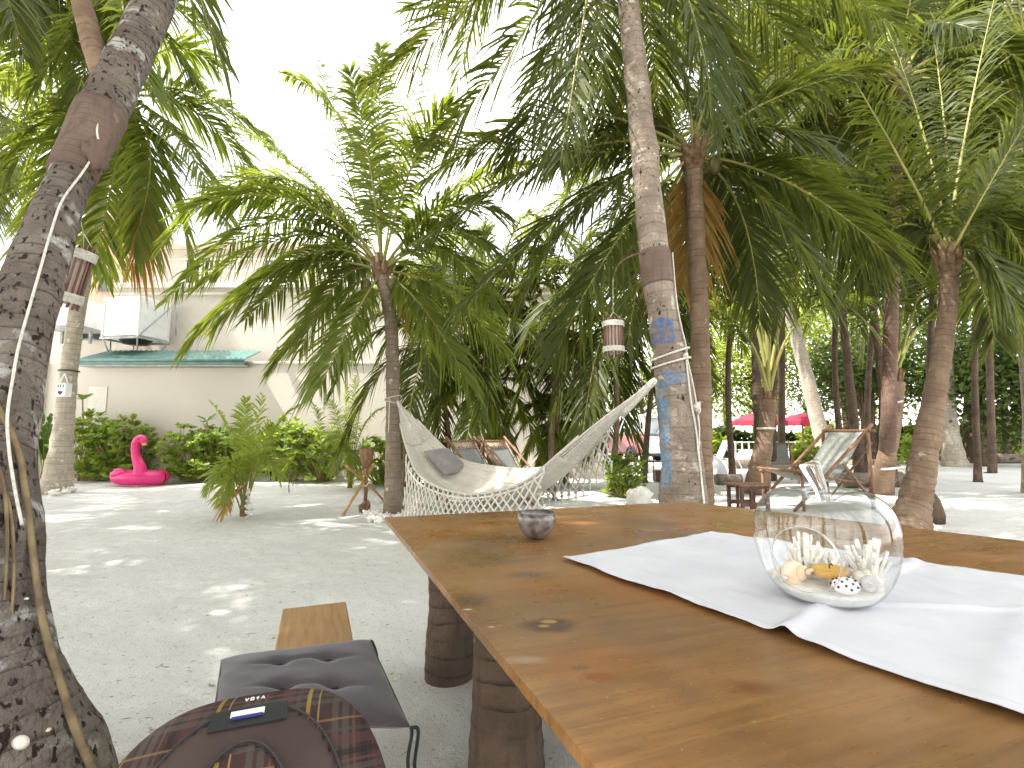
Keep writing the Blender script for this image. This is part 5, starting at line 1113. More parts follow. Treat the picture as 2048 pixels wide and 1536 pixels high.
# ================================================================== HAMMOCK
def hammock():
    A, B = U(797, 806, 7.12), U(1306, 764, 4.14)
    r = thing('hammock', ((A + B) / 2) * [1, 1, 0] + [0, 0, .3], 'cream woven cotton hammock with a knotted net fringe slung between two palms', 'hammock')
    ax = (B - A) * [1, 1, 0]; ax /= np.linalg.norm(ax); nn = np.array([ax[1], -ax[0], 0]);
    if nn[1] > 0: nn = -nn
    tab = resample([(0, A[2]), (.13, 1.02), (.25, .64), (.4, .50), (.55, .485), (.7, .63), (.8, .92), (.9, 1.27), (1, B[2])], 200)
    def cz(s): return np.interp(s, tab[:, 0], tab[:, 1])
    def hw(s): return .52 * np.sin(np.pi * s) ** .75
    def pt(s, t):
        s = np.asarray(s, float); t = np.asarray(t, float); w_ = hw(s)
        base = A[None] + (B - A)[None] * s[:, None]; base[:, 2] = cz(s)
        p = base + nn[None] * (t * w_ * .78)[:, None]; p[:, 2] += w_ * (.34 * t * t - .20 * t) + .012 * np.sin(t * 9 + s * 5) * w_ * 2
        return p
    s0, s1 = .13, .80; ns, nt_ = 90, 36; ss = np.linspace(s0, s1, ns + 1); tt = np.linspace(-1, 1, nt_ + 1)
    SS, TT = np.meshgrid(ss, tt, indexing='ij'); V = pt(SS.ravel(), TT.ravel())
    V[:, 2] += .006 * np.sin(TT.ravel() * 40) * np.clip(1 - hw(SS.ravel()) * 1.2, 0, 1)
    k = nt_ + 1; f = [(i * k + j, (i + 1) * k + j, (i + 1) * k + j + 1, i * k + j + 1) for i in range(ns) for j in range(nt_)]
    o = mk('woven_bed', V, f, 'cotton', r); m_ = o.modifiers.new('thick', 'SOLIDIFY'); m_.thickness = .012; m_.offset = 0
    # gathered cords
    for end, se, sgn in ((A, s0, 0), (B, s1, 1)):
        for i in range(22):
            t = -1 + 2 * i / 21; q = pt(np.array([se]), np.array([t]))[0]
            sm = se * .5 if sgn == 0 else (1 + se) / 2; m2 = pt(np.array([sm]), np.array([t * .9]))[0]
            P = resample([end, m2, q], 14); MB().tube(P, .0085, 5, False).build('cord', 'cord', r)
        d = (pt(np.array([.06 if sgn == 0 else .94]), np.array([0.]))[0] - end); P = resample([end - d * .1, end + d * .5, end + d * 1.3], 10); MB().tube(P, np.array([.022, .03, .03, .032, .034, .036, .038, .04, .042, .044]), 10).build('end_wrap', 'cord', r)
    # rolled selvedges
    for t in (-1, 1):
        q = pt(np.linspace(s0 - .06, s1 + .05, 70), np.full(70, float(t))); MB().tube(q, .016, 8).build('selvedge', 'cotton', r)
    for t in (-.82, -.6): q = pt(np.linspace(s0, s1, 60), np.full(60, t)); q[:, 2] += .008; MB().tube(q, .009, 6).build('fold', 'cotton', r)
    # fringe nets
    def net(t, sa, sb, ln0, name, strands, bot):
        mb = MB(); ln = 1.0
        def q(s, d):
            s_ = np.clip(s, sa, sb); p = pt(np.atleast_1d(s_), np.array([float(t)]))[0]; lean = (nn if t > 0 else -nn) * (.03 + .04 * d); L_ = max(.2, p[2] - np.interp(s_, *bot)) if bot else ln0; d = d * L_
            sway = .012 * math.sin(s * 37) * d
            return p + lean + np.array([0, 0, -d]) + ax * sway
        step = (sb - sa) / strands
        for sg in (1, -1):
            for i in range(-4, strands + 5):
                P = []
                for d in np.linspace(.15, ln, 9):
                    s = sa + step * (i + sg * 2.6 * (d - .15) / ln)
                    if sa <= s <= sb: P.append(q(s, d * (1 - .0 * s)))
                if len(P) > 1: mb.tube(np.array(P), .0105, 5, False)
        for i in range(strands + 1):
            s = sa + step * i; mb.tube(np.array([q(s, 0), q(s, .08), q(s, .16)]), .011, 4, False)
            e_ = q(s, ln); mb.tube(np.array([e_ + [0, 0, .02], e_ - [0, 0, .03], e_ - [0, 0, .075 + .02 * math.sin(i * 2.7)]]), [.012, .010, .007], 5)
        for d, rr_ in ((.15, .012),): mb.tube(np.array([q(s, d) for s in np.linspace(sa, sb, 60)]), rr_, 5, False)
        o = mb.build(name, 'cord', r)
    net(1, .17, .77, .3, 'fringe', 24, ([.17, .4, .55, .77], [.20, .25, .28, .45]))
    net(-1, .58, .84, .34, 'fringe', 10, None)
hammock()
def pillow():
    c = U(893, 922, 6.5); Rm = rote(.1, .55, -.78); V = []; n = 20
    for sd in (1, -1):
        for i in range(n + 1):
            for j in range(n + 1): u_, v_ = 2 * i / n - 1, 2 * j / n - 1; V.append(c + Rm @ np.array([.27 * u_ * (1 - .06 * (1 - v_ * v_)), .19 * v_ * (1 - .06 * (1 - u_ * u_)), sd * .075 * max(0, (1 - abs(u_) ** 3) * (1 - abs(v_) ** 3)) ** .5]))
    k = n + 1; f = []
    for i in range(n):
        for j in range(n): a = i * k + j; f += [(a, a + 1, a + k + 1, a + k), (k * k + a, k * k + a + k, k * k + a + k + 1, k * k + a + 1)]
    r = tag(mk('pillow', V, f, 'cushion_grey'), 'grey cushion lying inside the cream hammock', 'pillow')
pillow()

# ================================================================== LANTERNS
def lantern(c, h, rad, label, tilt=None, cord_to=None):
    r = thing('bamboo_lantern', c, label, 'lantern'); Rm = np.eye(3) if tilt is None else rote(*tilt); c = np.asarray(c, float)
    q = lambda x, y, z: c + Rm @ np.array([x, y, z])
    MB().lathe([(rad * .78, -h * .46), (rad * .78, h * .46)], c, 20, R=Rm).build('paper_core', 'paper', r)
    n = 16
    for i in range(n):
        a = 2 * math.pi * i / n; MB().bar(q(rad * .95 * math.cos(a), rad * .95 * math.sin(a), -h * .53 + .006 * (i % 2)), q(rad * .95 * math.cos(a), rad * .95 * math.sin(a), h * .53 - .006 * (i % 3)), rad * .082, 6).build('bamboo_slat', 'bamboo_red', r)
    for z in (-.36, .36):
        mb = MB()
        for k in range(5): mb.tube([q(rad * 1.10 * math.cos(t), rad * 1.10 * math.sin(t), h * (z + (k - 2) * .030)) for t in np.linspace(0, 2 * math.pi, 25)], h * .019, 6, False)
        mb.build('cord_binding', 'cord', r)
    for i in range(3):
        a = i * 2.094; MB().bar(q(rad * .9 * math.cos(a), rad * .9 * math.sin(a), h * .52), q(0, 0, h * .72), .002, 4).build('hanging_string', 'cord', r)
    if cord_to is not None: MB().bar(q(0, 0, h * .72), cord_to, .0022, 4).build('hanging_cord', 'cord', r)
    return r
c = U(1227, 674, 4.33); lantern(c, .31, .083, 'bamboo slat lantern with white cord bands hanging from the painted palm trunk', None, hk[-1])
c = np.array(E4(112, 168, 551, 3.3)[:3]); lantern(c, .31, .07, 'bamboo slat lantern hanging tilted beside the thick leaning trunk', (0, math.radians(13), 0), on_trunk(btr, 150, 395, .0))
def tin_lantern():
    c = U(128, 780, 9.88); r = thing('tin_lantern', c - [0, 0, .14], 'small white tin lantern with a heart cut-out on the thin palm trunk', 'lantern')
    w_, h_ = .2, .27
    MB().box(c, (w_, .16, h_), None, .015).build('body', 'white_metal', r, False)
    # heart and slot marks standing proud of the front
    mb = MB(); P = []
    for t in np.linspace(0, 2 * math.pi, 30, endpoint=False): P.append((.0033 * 16 * math.sin(t) ** 3 * .9, .0030 * (13 * math.cos(t) - 5 * math.cos(2 * t) - 2 * math.cos(3 * t) - math.cos(4 * t))))
    V = [c + [x, -.083, z - .06] for x, z in P] + [c + [x, -.078, z - .06] for x, z in P]; n = 30
    mk('heart', V, [tuple(range(n)), tuple(range(2 * n - 1, n - 1, -1))] + [(i, (i + 1) % n, n + (i + 1) % n, n + i) for i in range(n)], 'dark_metal', r, False)
    for sx in (-1, 1): MB().bar(c + [sx * .085, -.02, h_ / 2 - .01], c + [0, -.02, h_ / 2 + .2], .012, 6).build('handle', 'white_metal', r)
    for x in (-.05, 0, .05): MB().box(c + [x, -.081, .07], (.018, .006, .06)).build('slot', 'dark_metal', r, False)
    MB().bar(c + [0, -.02, h_ / 2 + .2], U(130, 742, 10.0), .004, 4).build('hook', 'dark_metal', r)
tin_lantern()
c = U(138, 742, 10.2); tag(MB().tube([[c[0] + .165 * math.cos(t), c[1] + .165 * math.sin(t), c[2]] for t in np.linspace(0, 6.2832, 30)], .016, 6, False).build('trunk_strap', 'dark_metal'), 'dark strap round the thin palm trunk above the tin lantern', 'strap')

# ================================================================== SEATS AND SMALL FURNITURE
def sling_chair(loc, ang, label, group=None, trim=False, sc=1.0, name='sling_chair'):
    loc = np.asarray(loc, float); r = thing(name, loc, label, 'chair', group); R = rotz(ang)
    q = lambda x, y, z: loc + R @ (np.array([x, y, z]) * sc)
    for s_ in (-1, 1):
        y = .36 * s_
        MB().bar(q(-.75, y, 0), q(.62, y, 1.18), .024 * sc).build('long_rail', 'chair_wood', r)
        MB().bar(q(.52, y * 1.08, 0), q(.50, y * 1.08, 1.06), .03 * sc).build('rear_leg', 'chair_wood', r)
        MB().bar(q(-.62, y * 1.08, 0), q(-.62, y * 1.08, .52), .024 * sc).build('front_leg', 'chair_wood', r)
        MB().bar(q(-.70, y * .96, .50), q(.50, y * .96, .34), .02 * sc).build('seat_rail', 'chair_wood', r)
        MB().bar(q(.5, y * 1.1, .1), q(.05, y * 1.1, .62), .018 * sc).build('brace', 'chair_wood', r)
    MB().bar(q(.55, -.38, .08), q(.55, .38, .92), .016 * sc).build('cross_brace', 'chair_wood', r); MB().bar(q(.57, .38, .08), q(.57, -.38, .92), .016 * sc).build('cross_brace', 'chair_wood', r)
    MB().bar(q(.56, -.45, 1.09), q(.56, .45, 1.09), .026 * sc).build('top_bar', 'chair_wood', r); MB().bar(q(-.66, -.43, .53), q(-.66, .43, .53), .024 * sc).build('front_bar', 'chair_wood', r)
    prof = resample([[.56, 1.10], [.36, .84], [.12, .52], [-.12, .38], [-.38, .42], [-.66, .545]], 26); V = []
    for x, z in prof:
        for y in np.linspace(-.31, .31, 9): V.append(q(x, y, z - .02 * (1 - (y / .31) ** 2)))
    f = [(i * 9 + j, i * 9 + j + 1, (i + 1) * 9 + j + 1, (i + 1) * 9 + j) for i in range(25) for j in range(8)]
    o = mk('canvas', V, f, 'canvas', r); m_ = o.modifiers.new('thick', 'SOLIDIFY'); m_.thickness = .006
    if trim:
        for s_ in (-1, 1):
            V = []
            for x, z in prof:
                for y in (.29, .345): V.append(q(x, s_ * y, z + .006))
            o = mk('trim', V, [(2 * i, 2 * i + 1, 2 * i + 3, 2 * i + 2) for i in range(25)], 'spotted_trim', r); o.modifiers.new('thick', 'SOLIDIFY').thickness = .006
        V = [q(x, y, z + .008) for x, z in prof[:4] for y in (-.29, .29)]; o = mk('trim', V, [(2 * i, 2 * i + 1, 2 * i + 3, 2 * i + 2) for i in range(3)], 'spotted_trim', r); o.modifiers.new('thick', 'SOLIDIFY').thickness = .006
    return r
g0 = G(1640, 1012); sling_chair(g0, math.radians(12), 'wooden frame sling chair with grey canvas back near the side table', None, False, 1.12)
for k, (px, py) in enumerate(((880, 1012), (965, 1004), (1030, 998))):
    sling_chair(G(px, py), math.radians(138), ('canvas sling chair with spotted trim nearest the slender ringed palm', 'middle canvas sling chair with spotted trim behind the hammock', 'canvas sling chair with spotted trim at the far end of its row')[k], 'canvas chairs behind the hammock', True, .95)
c = G(1560, 962); sling_chair(c, math.radians(70), 'upright grey canvas chair behind the young banded palm', None, False, .85)
# side table
def side_table():
    c = G(1497, 1022); r = thing('side_table', c, 'small dark wooden slatted side table beyond the big table', 'side table'); Rm = rotz(.15); W = .44
    for i in range(5): MB().box(c + Rm @ np.array([0, -.17 + i * .085, .40]), (W + .08, .078, .028), Rm, .004).build('top_slat', 'chair_wood', r, False)
    for sx in (-1, 0, 1):
        for sy in (-1, 1):
            if sx == 0: MB().box(c + Rm @ np.array([sx * W * .5 - .06, sy * .17, .2]), (.035, .035, .36), Rm).build('leg', 'dark_wood', r, False)
            else: MB().box(c + Rm @ np.array([sx * W * .47, sy * .17, .195]), (.045, .045, .385), Rm).build('leg', 'dark_wood', r, False)
    for sy in (-1, 1): MB().box(c + Rm @ np.array([0, sy * .17, .12]), (W, .03, .06), Rm).build('stretcher', 'dark_wood', r, False); MB().box(c + Rm @ np.array([0, sy * .175, .365]), (W + .03, .028, .04), Rm).build('apron', 'dark_wood', r, False)
side_table()
# bamboo torch stand
def torch():
    f1, f2, f3 = G(684, 1030), G(770, 1000), G(729, 1012); x = U(727, 962, 7.75); r = thing('bamboo_torch', (f1 + f2 + f3) / 3, 'bamboo tripod torch stand with a brown wooden cup by the feathery palm', 'torch')
    for k, f_ in enumerate((f1, f2, f3)):
        e = x + (x - f_) * (.55, .62, .35)[k]; P = resample([f_ - [0, 0, .03], x + [.02 * k, .02 * k, 0], e], 14); MB().tube(P, np.where(np.arange(14) % 4 == 0, .026, .021), 9).build('bamboo_leg', 'bamboo', r)
    MB().tube([x + [.03, .03, -.35], x + [.03, .03, .1], x + [.03, .03, .28]], .03, 10).build('shaft', 'chair_wood', r)
    MB().lathe([(0, .2), (.05, .2), (.085, .28), (.105, .40), (.11, .50), (.095, .50), (.085, .42), (0, .38)], x + [.03, .03, .0], 20).build('cup', 'chair_wood', r)
    mb = MB(); [mb.tube([x + [.03 + .026 * math.cos(t), .03 + .026 * math.sin(t), -.03 + .05 * math.sin(t)] for t in np.linspace(0, 6.2832, 16)], .012, 6, False) for _ in range(1)]; mb.build('lashing', 'cord', r)
    MB().ball(x + [.05, -.02, -.42], (.09, .06, .12), 12, 8, .5).build('fibre_tuft', 'fibre', r)
torch()
# logs
def log(px0, px1, py, r_, label, dy=0.0, bark='log', group=None, name='log_seat'):
    a, c = G(px0, py), G(px1, py); c = c + [0, dy, 0]; a[2] = c[2] = r_ * .86; root = thing(name, [(a[0] + c[0]) / 2, (a[1] + c[1]) / 2, 0], label, 'log', group)
    P = np.array([a + (c - a) * k for k in np.linspace(0, 1, 14)]); MB().tube(P, r_ * (1 + .05 * np.sin(np.arange(14))), 16, True, .03, 4, .12).build('bark', bark, root)
    d = (c - a) / np.linalg.norm(c - a); rng_ = np.linspace(0, 2 * math.pi, 15)[:-1]; s_ = np.cross(d, [0, 0, 1.]); s_ /= np.linalg.norm(s_); u_ = np.cross(s_, d)
    for e, sg in ((a, -1), (c, 1)):
        V = [e + d * sg * .012] + [e + d * sg * .004 + (s_ * math.cos(t) + u_ * math.sin(t)) * r_ * .9 for t in rng_]; mk('cut_end', V, [(0, i + 1, (i + 1) % 14 + 1) for i in range(14)], 'log_end', root)
log(1432, 1482, 968, .125, 'short round log seat left of the banded young palm'); log(1683, 1822, 974, .17, 'long thick log behind the two right palms', .3)
log(1885, 1962, 924, .2, 'log lying on the sunny far sand before the dark trunks'); log(1988, 2090, 926, .2, 'thick log at the edge of the far sand clearing'); log(1700, 1812, 930, .11, 'thin long log behind the young roped palm', .4)
log(1456, 1514, 936, .17, 'far log in front of the white nets'); log(1566, 1618, 942, .15, 'log just behind the sling chair seat'); log(1735, 1790, 903, .22, 'far log by the terracotta pot', .3)
# corals, stones, shells
def rock(c, r_, label, seed, mat='coral', group=None, name='coral_piece', cat='coral', kids=0):
    q = random.Random(seed); mb = MB(); mb.ball(np.asarray(c) + [0, 0, r_[2] * .6], r_, 12, 8, .45, None, seed)
    for i in range(kids): a = q.uniform(0, 6.28); e = q.uniform(.2, 1.3); d = np.array([math.cos(a) * math.cos(e), math.sin(a) * math.cos(e), math.sin(e)]); mb.bar(np.asarray(c) + d * r_ * .6 + [0, 0, r_[2] * .5], np.asarray(c) + d * np.array(r_) * 1.7 + [0, 0, r_[2] * .5], r_[0] * .26, 5, r_[0] * .15)
    return tag(mb.build(name, mat), label, cat, group)
for i, (px, py) in enumerate(((735, 1030), (750, 1036), (765, 1030), (780, 1034), (800, 1032), (812, 1030), (742, 1042), (758, 1044), (795, 1038), (770, 1040))):
    rock(G(px, py), (.055 + .02 * (i % 3), .05, .04 + .015 * (i % 2)), 'broken white coral lump heaped at the slender ringed palm base', i, 'coral', 'coral heap at the ringed palm', kids=5)
for i, (px, py) in enumerate(((70, 975), (84, 982), (97, 986), (76, 988), (132, 986), (142, 984), (108, 990))):
    rock(G(px, py), (.09, .08, .06), 'white coral lump beside the thin palm base', 20 + i, 'coral', 'coral lumps at the thin palm', kids=3)
rock(G(1280, 1012), (.20, .18, .19), 'large rounded white brain coral ball beside the painted palm trunk', 40, 'coral', None, 'coral_ball')
rock(G(1862, 1062), (.085, .07, .06), 'white shell stone by the dark stump', 41, 'shell', None, 'white_stone', 'stone'); rock(G(1435, 1030), (.1, .08, .06), 'pale shell lying behind the painted palm trunk', 42, 'shell', None, 'white_stone', 'stone')
# dark planter and post beyond the painted trunk
c = G(1316, 962); r = thing('wooden_planter', c, 'dark wooden box beside the painted palm trunk with a thin post', 'planter')
MB().box(c + [.08, 0, .13], (.34, .3, .26), None, .01).build('box', 'dark_wood', r, False); MB().box(c + [.08, 0, .262], (.28, .24, .02)).build('soil', 'fibre', r, False); MB().bar(c + [-.13, -.1, 0], c + [-.13, -.1, .66], .012).build('post', 'dark_metal', r)

# ================================================================== FAR THINGS
def umbrella(px, py_edge, py_top, Y, wpx, label):
    zt_, ze = zat(py_top, Y), zat(py_edge, Y); x = xat(px, Y); W = wpx / F * Y / 2; r = thing('beach_umbrella', [x, Y, 0], label, 'umbrella', 'red beach umbrellas'); n = 8
    MB().bar([x, Y, 0], [x, Y, zt_], .04, 8).build('pole', 'chair_wood', r)
    for i in range(n):
        a, c = 2 * math.pi * i / n + .2, 2 * math.pi * (i + 1) / n + .2; pa, pc = np.array([x + W * math.cos(a), Y + W * math.sin(a), ze + .12]), np.array([x + W * math.cos(c), Y + W * math.sin(c), ze + .12]); top = np.array([x, Y, zt_])
        m1, m2 = (top + pa) / 2 + [0, 0, .06], (top + pc) / 2 + [0, 0, .06]
        mk('canopy_panel', [top, m1, m2, pa, pc, pa - [0, 0, .18], pc - [0, 0, .18]], [(0, 1, 2), (1, 3, 4, 2), (3, 5, 6, 4)], 'red_fabric', r, False)
        MB().bar(pa, top, .015, 4).build('rib', 'chair_wood', r)
umbrella(1518, 848, 824, 21.5, 104, 'crimson beach umbrella left of the other beside the far fence'); umbrella(1606, 848, 826, 22.5, 92, 'crimson beach umbrella partly behind the pale leaning trunk')
def bus():
    Y = 21.5; x0b, x1b = xat(1288, Y), xat(1345, Y); c = np.array([(x0b + x1b) / 2, Y, 0]); r = thing('parked_bus', c, 'small white and maroon minibus parked beyond the wall end', 'bus'); W, H, Lb = x1b - x0b + .35, 2.05, 4.6
    ang = math.radians(26); R = rotz(ang); o = c + [0, 0, 0]
    q = lambda x, y, z: o + R @ np.array([x, y, z])
    def bx(x, y, z, sx, sy, sz, name, mat, bev=.03): return MB().box(q(x, y, z), (sx, sy, sz), R, bev).build(name, mat, r, False)
    bx(0, Lb / 2, .72, W, Lb, .82, 'lower_body', 'bus_maroon', .08); bx(0, Lb / 2, 1.57, W - .06, Lb - .1, .92, 'upper_body', 'bus_white', .12)
    bx(0, -.03, .72, W - .05, .1, .78, 'front_panel', 'bus_white', .05); ws = bx(0, .03, 1.52, W - .22, .07, .66, 'windscreen', 'pane', .03); bx(0, .0, .32, W, .2, .14, 'bumper', 'dark_metal', .03)
    bx(0, -.005, 1.93, W - .3, .12, .12, 'destination_board', 'bus_white', .02)
    for s_ in (-1, 1):
        MB().lathe([(0, -.03), (.09, -.03), (.1, 0), (0, .02)], q(s_ * (W / 2 - .25), -.09, .62), 14, R=R @ rote(math.pi / 2, 0, 0)).build('headlight', 'white_metal', r)
        bx(s_ * (W / 2 + .12), -.02, 1.55, .09, .05, .28, 'wing_mirror', 'dark_metal', .02)
        for k in range(5): bx(s_ * (W / 2 - .028), .55 + k * .86, 1.55, .03, .72, .56, 'side_window', 'pane', .01)
        for y in (.85, 3.7):
            wh = MB().lathe([(0, -.1), (.2, -.1), (.34, -.09), (.36, 0), (.34, .09), (0, .09)], q(s_ * (W / 2 - .06), y, .35), 20, R=R @ rote(0, math.pi / 2, 0)).build('wheel', 'tyre', r); MB().lathe([(0, -.02), (.17, 0), (.18, .02)], q(s_ * (W / 2 + .045), y, .35), 14, R=R @ rote(0, math.pi / 2 * s_, 0)).build('rim', 'grey_metal', wh)
    for s_ in (-.2, .3): MB().bar(q(s_, -.06, 1.22), q(s_ + .3, -.06, 1.6), .012, 4).build('wiper', 'dark_metal', r)
    # sun visor flap
    bx(-W / 2 - .02, -.02, 1.88, .3, .04, .2, 'sunshade', 'bus_white', .02)
bus()
# fence
fr_ = thing('white_fence', [xat(1560, 25), 25, 0], 'low white painted railing in front of the sea', 'fence')
for k in range(22): MB().box([xat(1470, 25) + k * .33, 25, .42], (.05, .05, .84)).build('post', 'white_metal', fr_, False)
for z in (.42, .8): MB().box([xat(1470, 25) + 10.5 * .33, 25.04, z], (7.2, .03, .05)).build('rail', 'white_metal', fr_, False)
# white net heaps and tent-like lounger
def heap(px, py, wpx, hpx, label, mat, seed, name, cat):
    c = G(px, py); W = wpx / F * c[1] / 2; H = hpx / F * c[1]; V = []; n, m_ = 26, 14
    for i in range(m_ + 1):
        for j in range(n):
            a = 2 * math.pi * j / n; t = i / m_; rr_ = (1 - t ** 1.6) ** .7; z = H * t; k = 1 + .28 * noise.noise(Vector((math.cos(a) * 1.4 + seed, math.sin(a) * 1.4, t * 2)))
            V.append((c[0] + W * rr_ * k * math.cos(a), c[1] + W * .6 * rr_ * k * math.sin(a), z))
    f = [(i * n + j, i * n + (j + 1) % n, (i + 1) * n + (j + 1) % n, (i + 1) * n + j) for i in range(m_) for j in range(n)]
    tag(mk(name, V, f, mat), label, cat)
heap(1432, 948, 44, 36, 'heap of bright white cloth on the sand by the log seat', 'canvas_white', 1, 'cloth_heap', 'cloth'); heap(1500, 932, 90, 32, 'pale blue grey netting heap behind the banded young palm', 'net_blue', 5, 'net_heap', 'net')
def fold_lounger():
    a = G(1452, 940); r = thing('folding_lounger', a, 'white folded lounger standing like an A frame by the netting', 'lounger'); h = .95
    top = a + [.15, .2, h]
    for s_ in (0, .45):
        MB().bar(a + [-.3, s_, 0], top + [0, s_ - .2, 0], .025).build('frame_leg', 'white_metal', r); MB().bar(a + [.55, s_, 0], top + [0, s_ - .2, 0], .025).build('frame_leg', 'white_metal', r)
    V = [a + [-.28, 0, .05], a + [-.28, .45, .05], top + [0, .25, 0], top + [0, -.2, 0]]; o = mk('fabric_panel', V, [(0, 1, 2, 3)], 'canvas_white', r, False); o.modifiers.new('t', 'SOLIDIFY').thickness = .02
fold_lounger()
# pot
c = G(1797, 912); r = thing('plant_pot', c, 'orange terracotta pot far behind the stout leaning palm', 'pot'); MB().lathe([(0, 0), (.2, 0), (.32, .5), (.36, .5), (.36, .6), (.3, .6), (.27, .5), (0, .45)], c, 20).build('pot', 'terracotta', r); MB().lathe([(.28, .53), (0, .55)], c, 16).build('soil', 'fibre', r)
# rope between far posts
r = thing('rope_barrier', G(1745, 915), 'rope slung between short wooden posts before the far trunks', 'barrier')
pp = [G(px, 915) for px in (1705, 1735, 1768)]
for p in pp: MB().bar(p, p + [0, 0, .95], .05, 8).build('post', 'chair_wood', r)
for a, c in zip(pp[:-1], pp[1:]): MB().tube(resample([a + [0, 0, .9], (a + c) / 2 + [0, 0, .62], c + [0, 0, .9]], 14), .03, 6).build('rope', 'cord', r)

def tree(px, py, Y, rx, rz, k, label, mat='tree_leaf', lean=0, tr_=.16, leaf=.17, bark='bark_brown', group='beach trees beyond the courtyard', name='broadleaf_tree', seed=0, base=None):
    q = random.Random(seed); c = U(px, py, Y); b0 = np.array([xat(base if base else px, Y) + 0, Y, -.05]); r = thing(name, b0 * [1, 1, 0], label, 'tree', group)
    P = resample([[*b0, tr_ * 1.3], [*(b0 * .55 + c * .45 + [lean, 0, 0]), tr_], [*c, tr_ * .55]], 22); MB().tube(P[:, :3], P[:, 3], 12, True, .04, 5, .15).build('trunk', bark, r)
    mb = MB(); lb = MB(); cl = []
    for i in range(max(8, k // 70)):
        while True:
            d = np.array([q.uniform(-1, 1), q.uniform(-1, 1), q.uniform(-1, 1)])
            if np.linalg.norm(d) < 1: break
        cl.append(c + d * [rx, rx * .8, rz]); st = P[q.randint(11, 20), :3]; lb.tube(resample([st, (st + cl[-1]) / 2 + [0, 0, .1], cl[-1]], 6), np.linspace(tr_ * .3, .012, 6), 5, False)
    for i in range(k):
        o = cl[i % len(cl)]; p = o + np.array([q.gauss(0, 1), q.gauss(0, .9), q.gauss(0, .8)]) * rx * .24; d = np.array([q.gauss(0, 1), q.gauss(0, 1), q.gauss(-.2, .7)]); d /= np.linalg.norm(d) + 1e-9
        v, f = leaf_verts(p, d, np.array([q.gauss(0, .4), q.gauss(0, .4), 1.]), leaf * q.uniform(.7, 1.3), leaf * .55); mb.add(v, f)
    lb.build('limbs', bark, r); o = mb.build('crown', mat, r); return r
lab = ['sunlit yellow green beach tree behind the red umbrellas', 'leafy beach tree over the netting heap', 'bright leafy tree between the umbrellas and the sling chair', 'dark tree behind the roped young palm', 'dark dense tree beyond the stout leaning palm', 'dark spreading tree over the far logs', 'tall leafy tree above the red umbrellas', 'dark tree far behind the long log', 'leafy tree behind the parked bus', 'shadowy tree at the edge of the clearing', 'tall dark tree over the far sand', 'leafy green tree behind the wall end palms']
spec = [(1500, 750, 27, 3.2, 2.6, 3600, 'tree_leaf'), (1400, 760, 28, 2.8, 2.6, 3000, 'tree_leaf'), (1610, 730, 26, 3.0, 3.0, 3600, 'tree_leaf'), (1715, 750, 21, 2.2, 1.9, 3000, 'tree_leaf_dark'), (1960, 740, 19, 2.4, 2.3, 3400, 'tree_leaf_dark'), (1890, 680, 23, 3.2, 3.2, 3600, 'tree_leaf_dark'), (1560, 580, 30, 4.2, 3.4, 3600, 'tree_leaf'), (1800, 750, 24, 2.8, 2.4, 3000, 'tree_leaf'), (1290, 740, 29, 3.4, 2.8, 3000, 'tree_leaf'), (2070, 760, 18, 2.1, 2.4, 3000, 'tree_leaf_dark'), (2010, 580, 22, 3.2, 3.2, 3400, 'tree_leaf_dark'), (1180, 640, 30, 3.4, 3.4, 2600, 'tree_leaf'), (1700, 590, 27, 3.6, 3.2, 3400, 'tree_leaf'), (1450, 610, 31, 3.8, 3.2, 3000, 'tree_leaf')]
lab += ['tall sunlit tree above the roped young palm', 'tall sunlit tree above the parked bus']
for i, (s_, l_) in enumerate(zip(spec, lab)): tree(*s_[:6], l_, s_[6], rnd.uniform(-.3, .3), .11, .24, 'bark_log', seed=i)
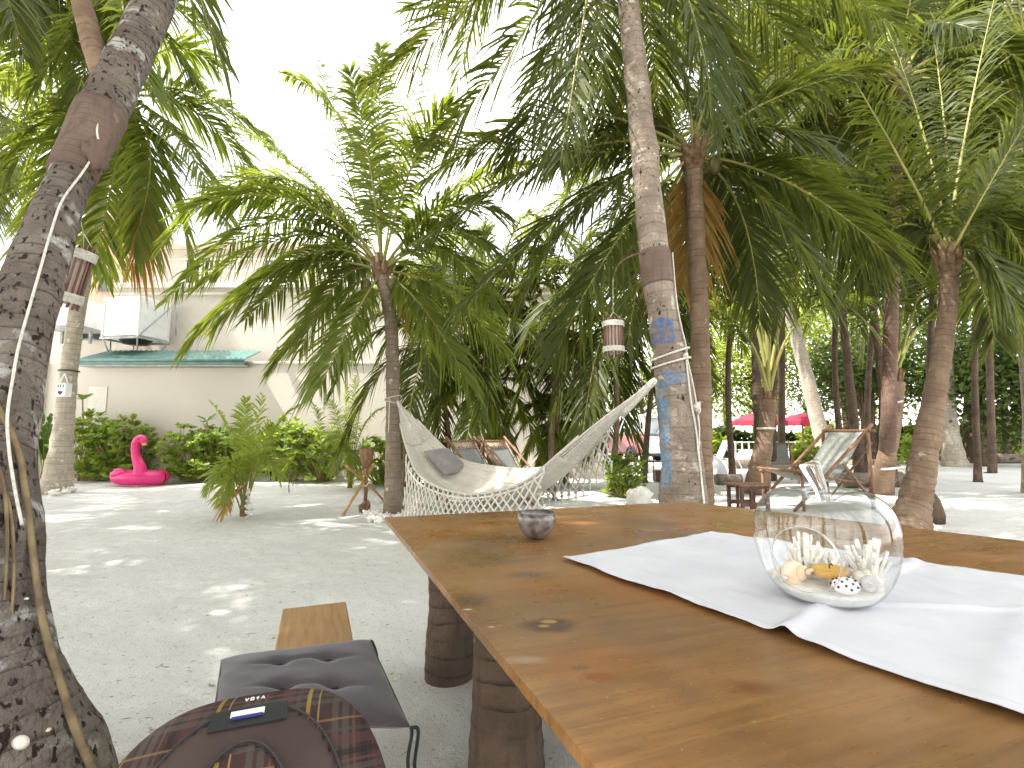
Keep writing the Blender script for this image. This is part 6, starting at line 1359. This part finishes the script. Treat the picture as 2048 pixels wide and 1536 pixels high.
# bare background trunks
def bare(pts, label, bark): 
    P = resample(pts, 50); r = thing('coconut_palm_tree', [*P[0, :2], 0], label, 'palm tree'); MB().tube(P[:, :3], P[:, 3], 16, True, .06, 8, .12).build('trunk', bark, r); c = P[-1, :3]
    for i in range(11):
        a = 2 * math.pi * i / 11 + rnd.random() * .4; o = np.array([math.cos(a), math.sin(a), 0]); L = rnd.uniform(2.4, 3.2); frond(r, c, c + o * L * .5 + [0, 0, .7], c + o * L + [0, 0, -.5], .85, 40, rnd.uniform(-.3, .3), .55, 'frond_shaded', .03, .03)
bare([[xat(1655, 18.5), 18.5, -.05, .34], T4(1642, 870, 18.5, .27), T4(1615, 760, 18.5, .24), T4(1590, 660, 18.5, .22), T4(1560, 540, 18.5, .2), T4(1540, 430, 18.5, .19)], 'pale leaning palm trunk far behind the sling chair', 'bark_pale')
bare([[xat(1906, 19), 19, -.05, .42], T4(1899, 870, 19, .31), T4(1892, 780, 19, .27), T4(1885, 640, 19, .24), T4(1880, 480, 19, .22)], 'grey flared palm trunk just beyond the stout leaning palm', 'bark_pale')
for i, (px, w_, ln) in enumerate(((1935, .26, 20), (1955, .3, -10), (1930, .16, 45), (1765, .2, 12), (1985, .2, -25), (2040, .36, 12), (1740, .18, 8), (1700, .16, -12))):
    Y = 21 + (i % 3) * 2; P = resample([[xat(px, Y), Y, -.05, w_ * 1.5], [xat(px + ln * .4, Y), Y, 1.6, w_], [xat(px + ln, Y), Y, 4.2, w_ * .8]], 20); r = thing('tree_trunk', [P[0, 0], Y, 0], 'dark bare tree trunk in the shaded beach grove', 'tree', 'dark trunks in the beach grove'); MB().tube(P[:, :3], P[:, 3], 12, True, .05, 4, .2).build('trunk', 'bark_log', r)
    lb = MB(); 
    for k in range(5): a = rnd.uniform(0, 6.28); e = P[-1, :3] + [1.1 * math.cos(a), 1.1 * math.sin(a), 1.3]; lb.tube(resample([P[-4 - k, :3], (P[-4, :3] + e) / 2, e], 6), np.linspace(w_ * .4, .03, 6), 6, False)
    lb.build('limbs', 'bark_log', r)
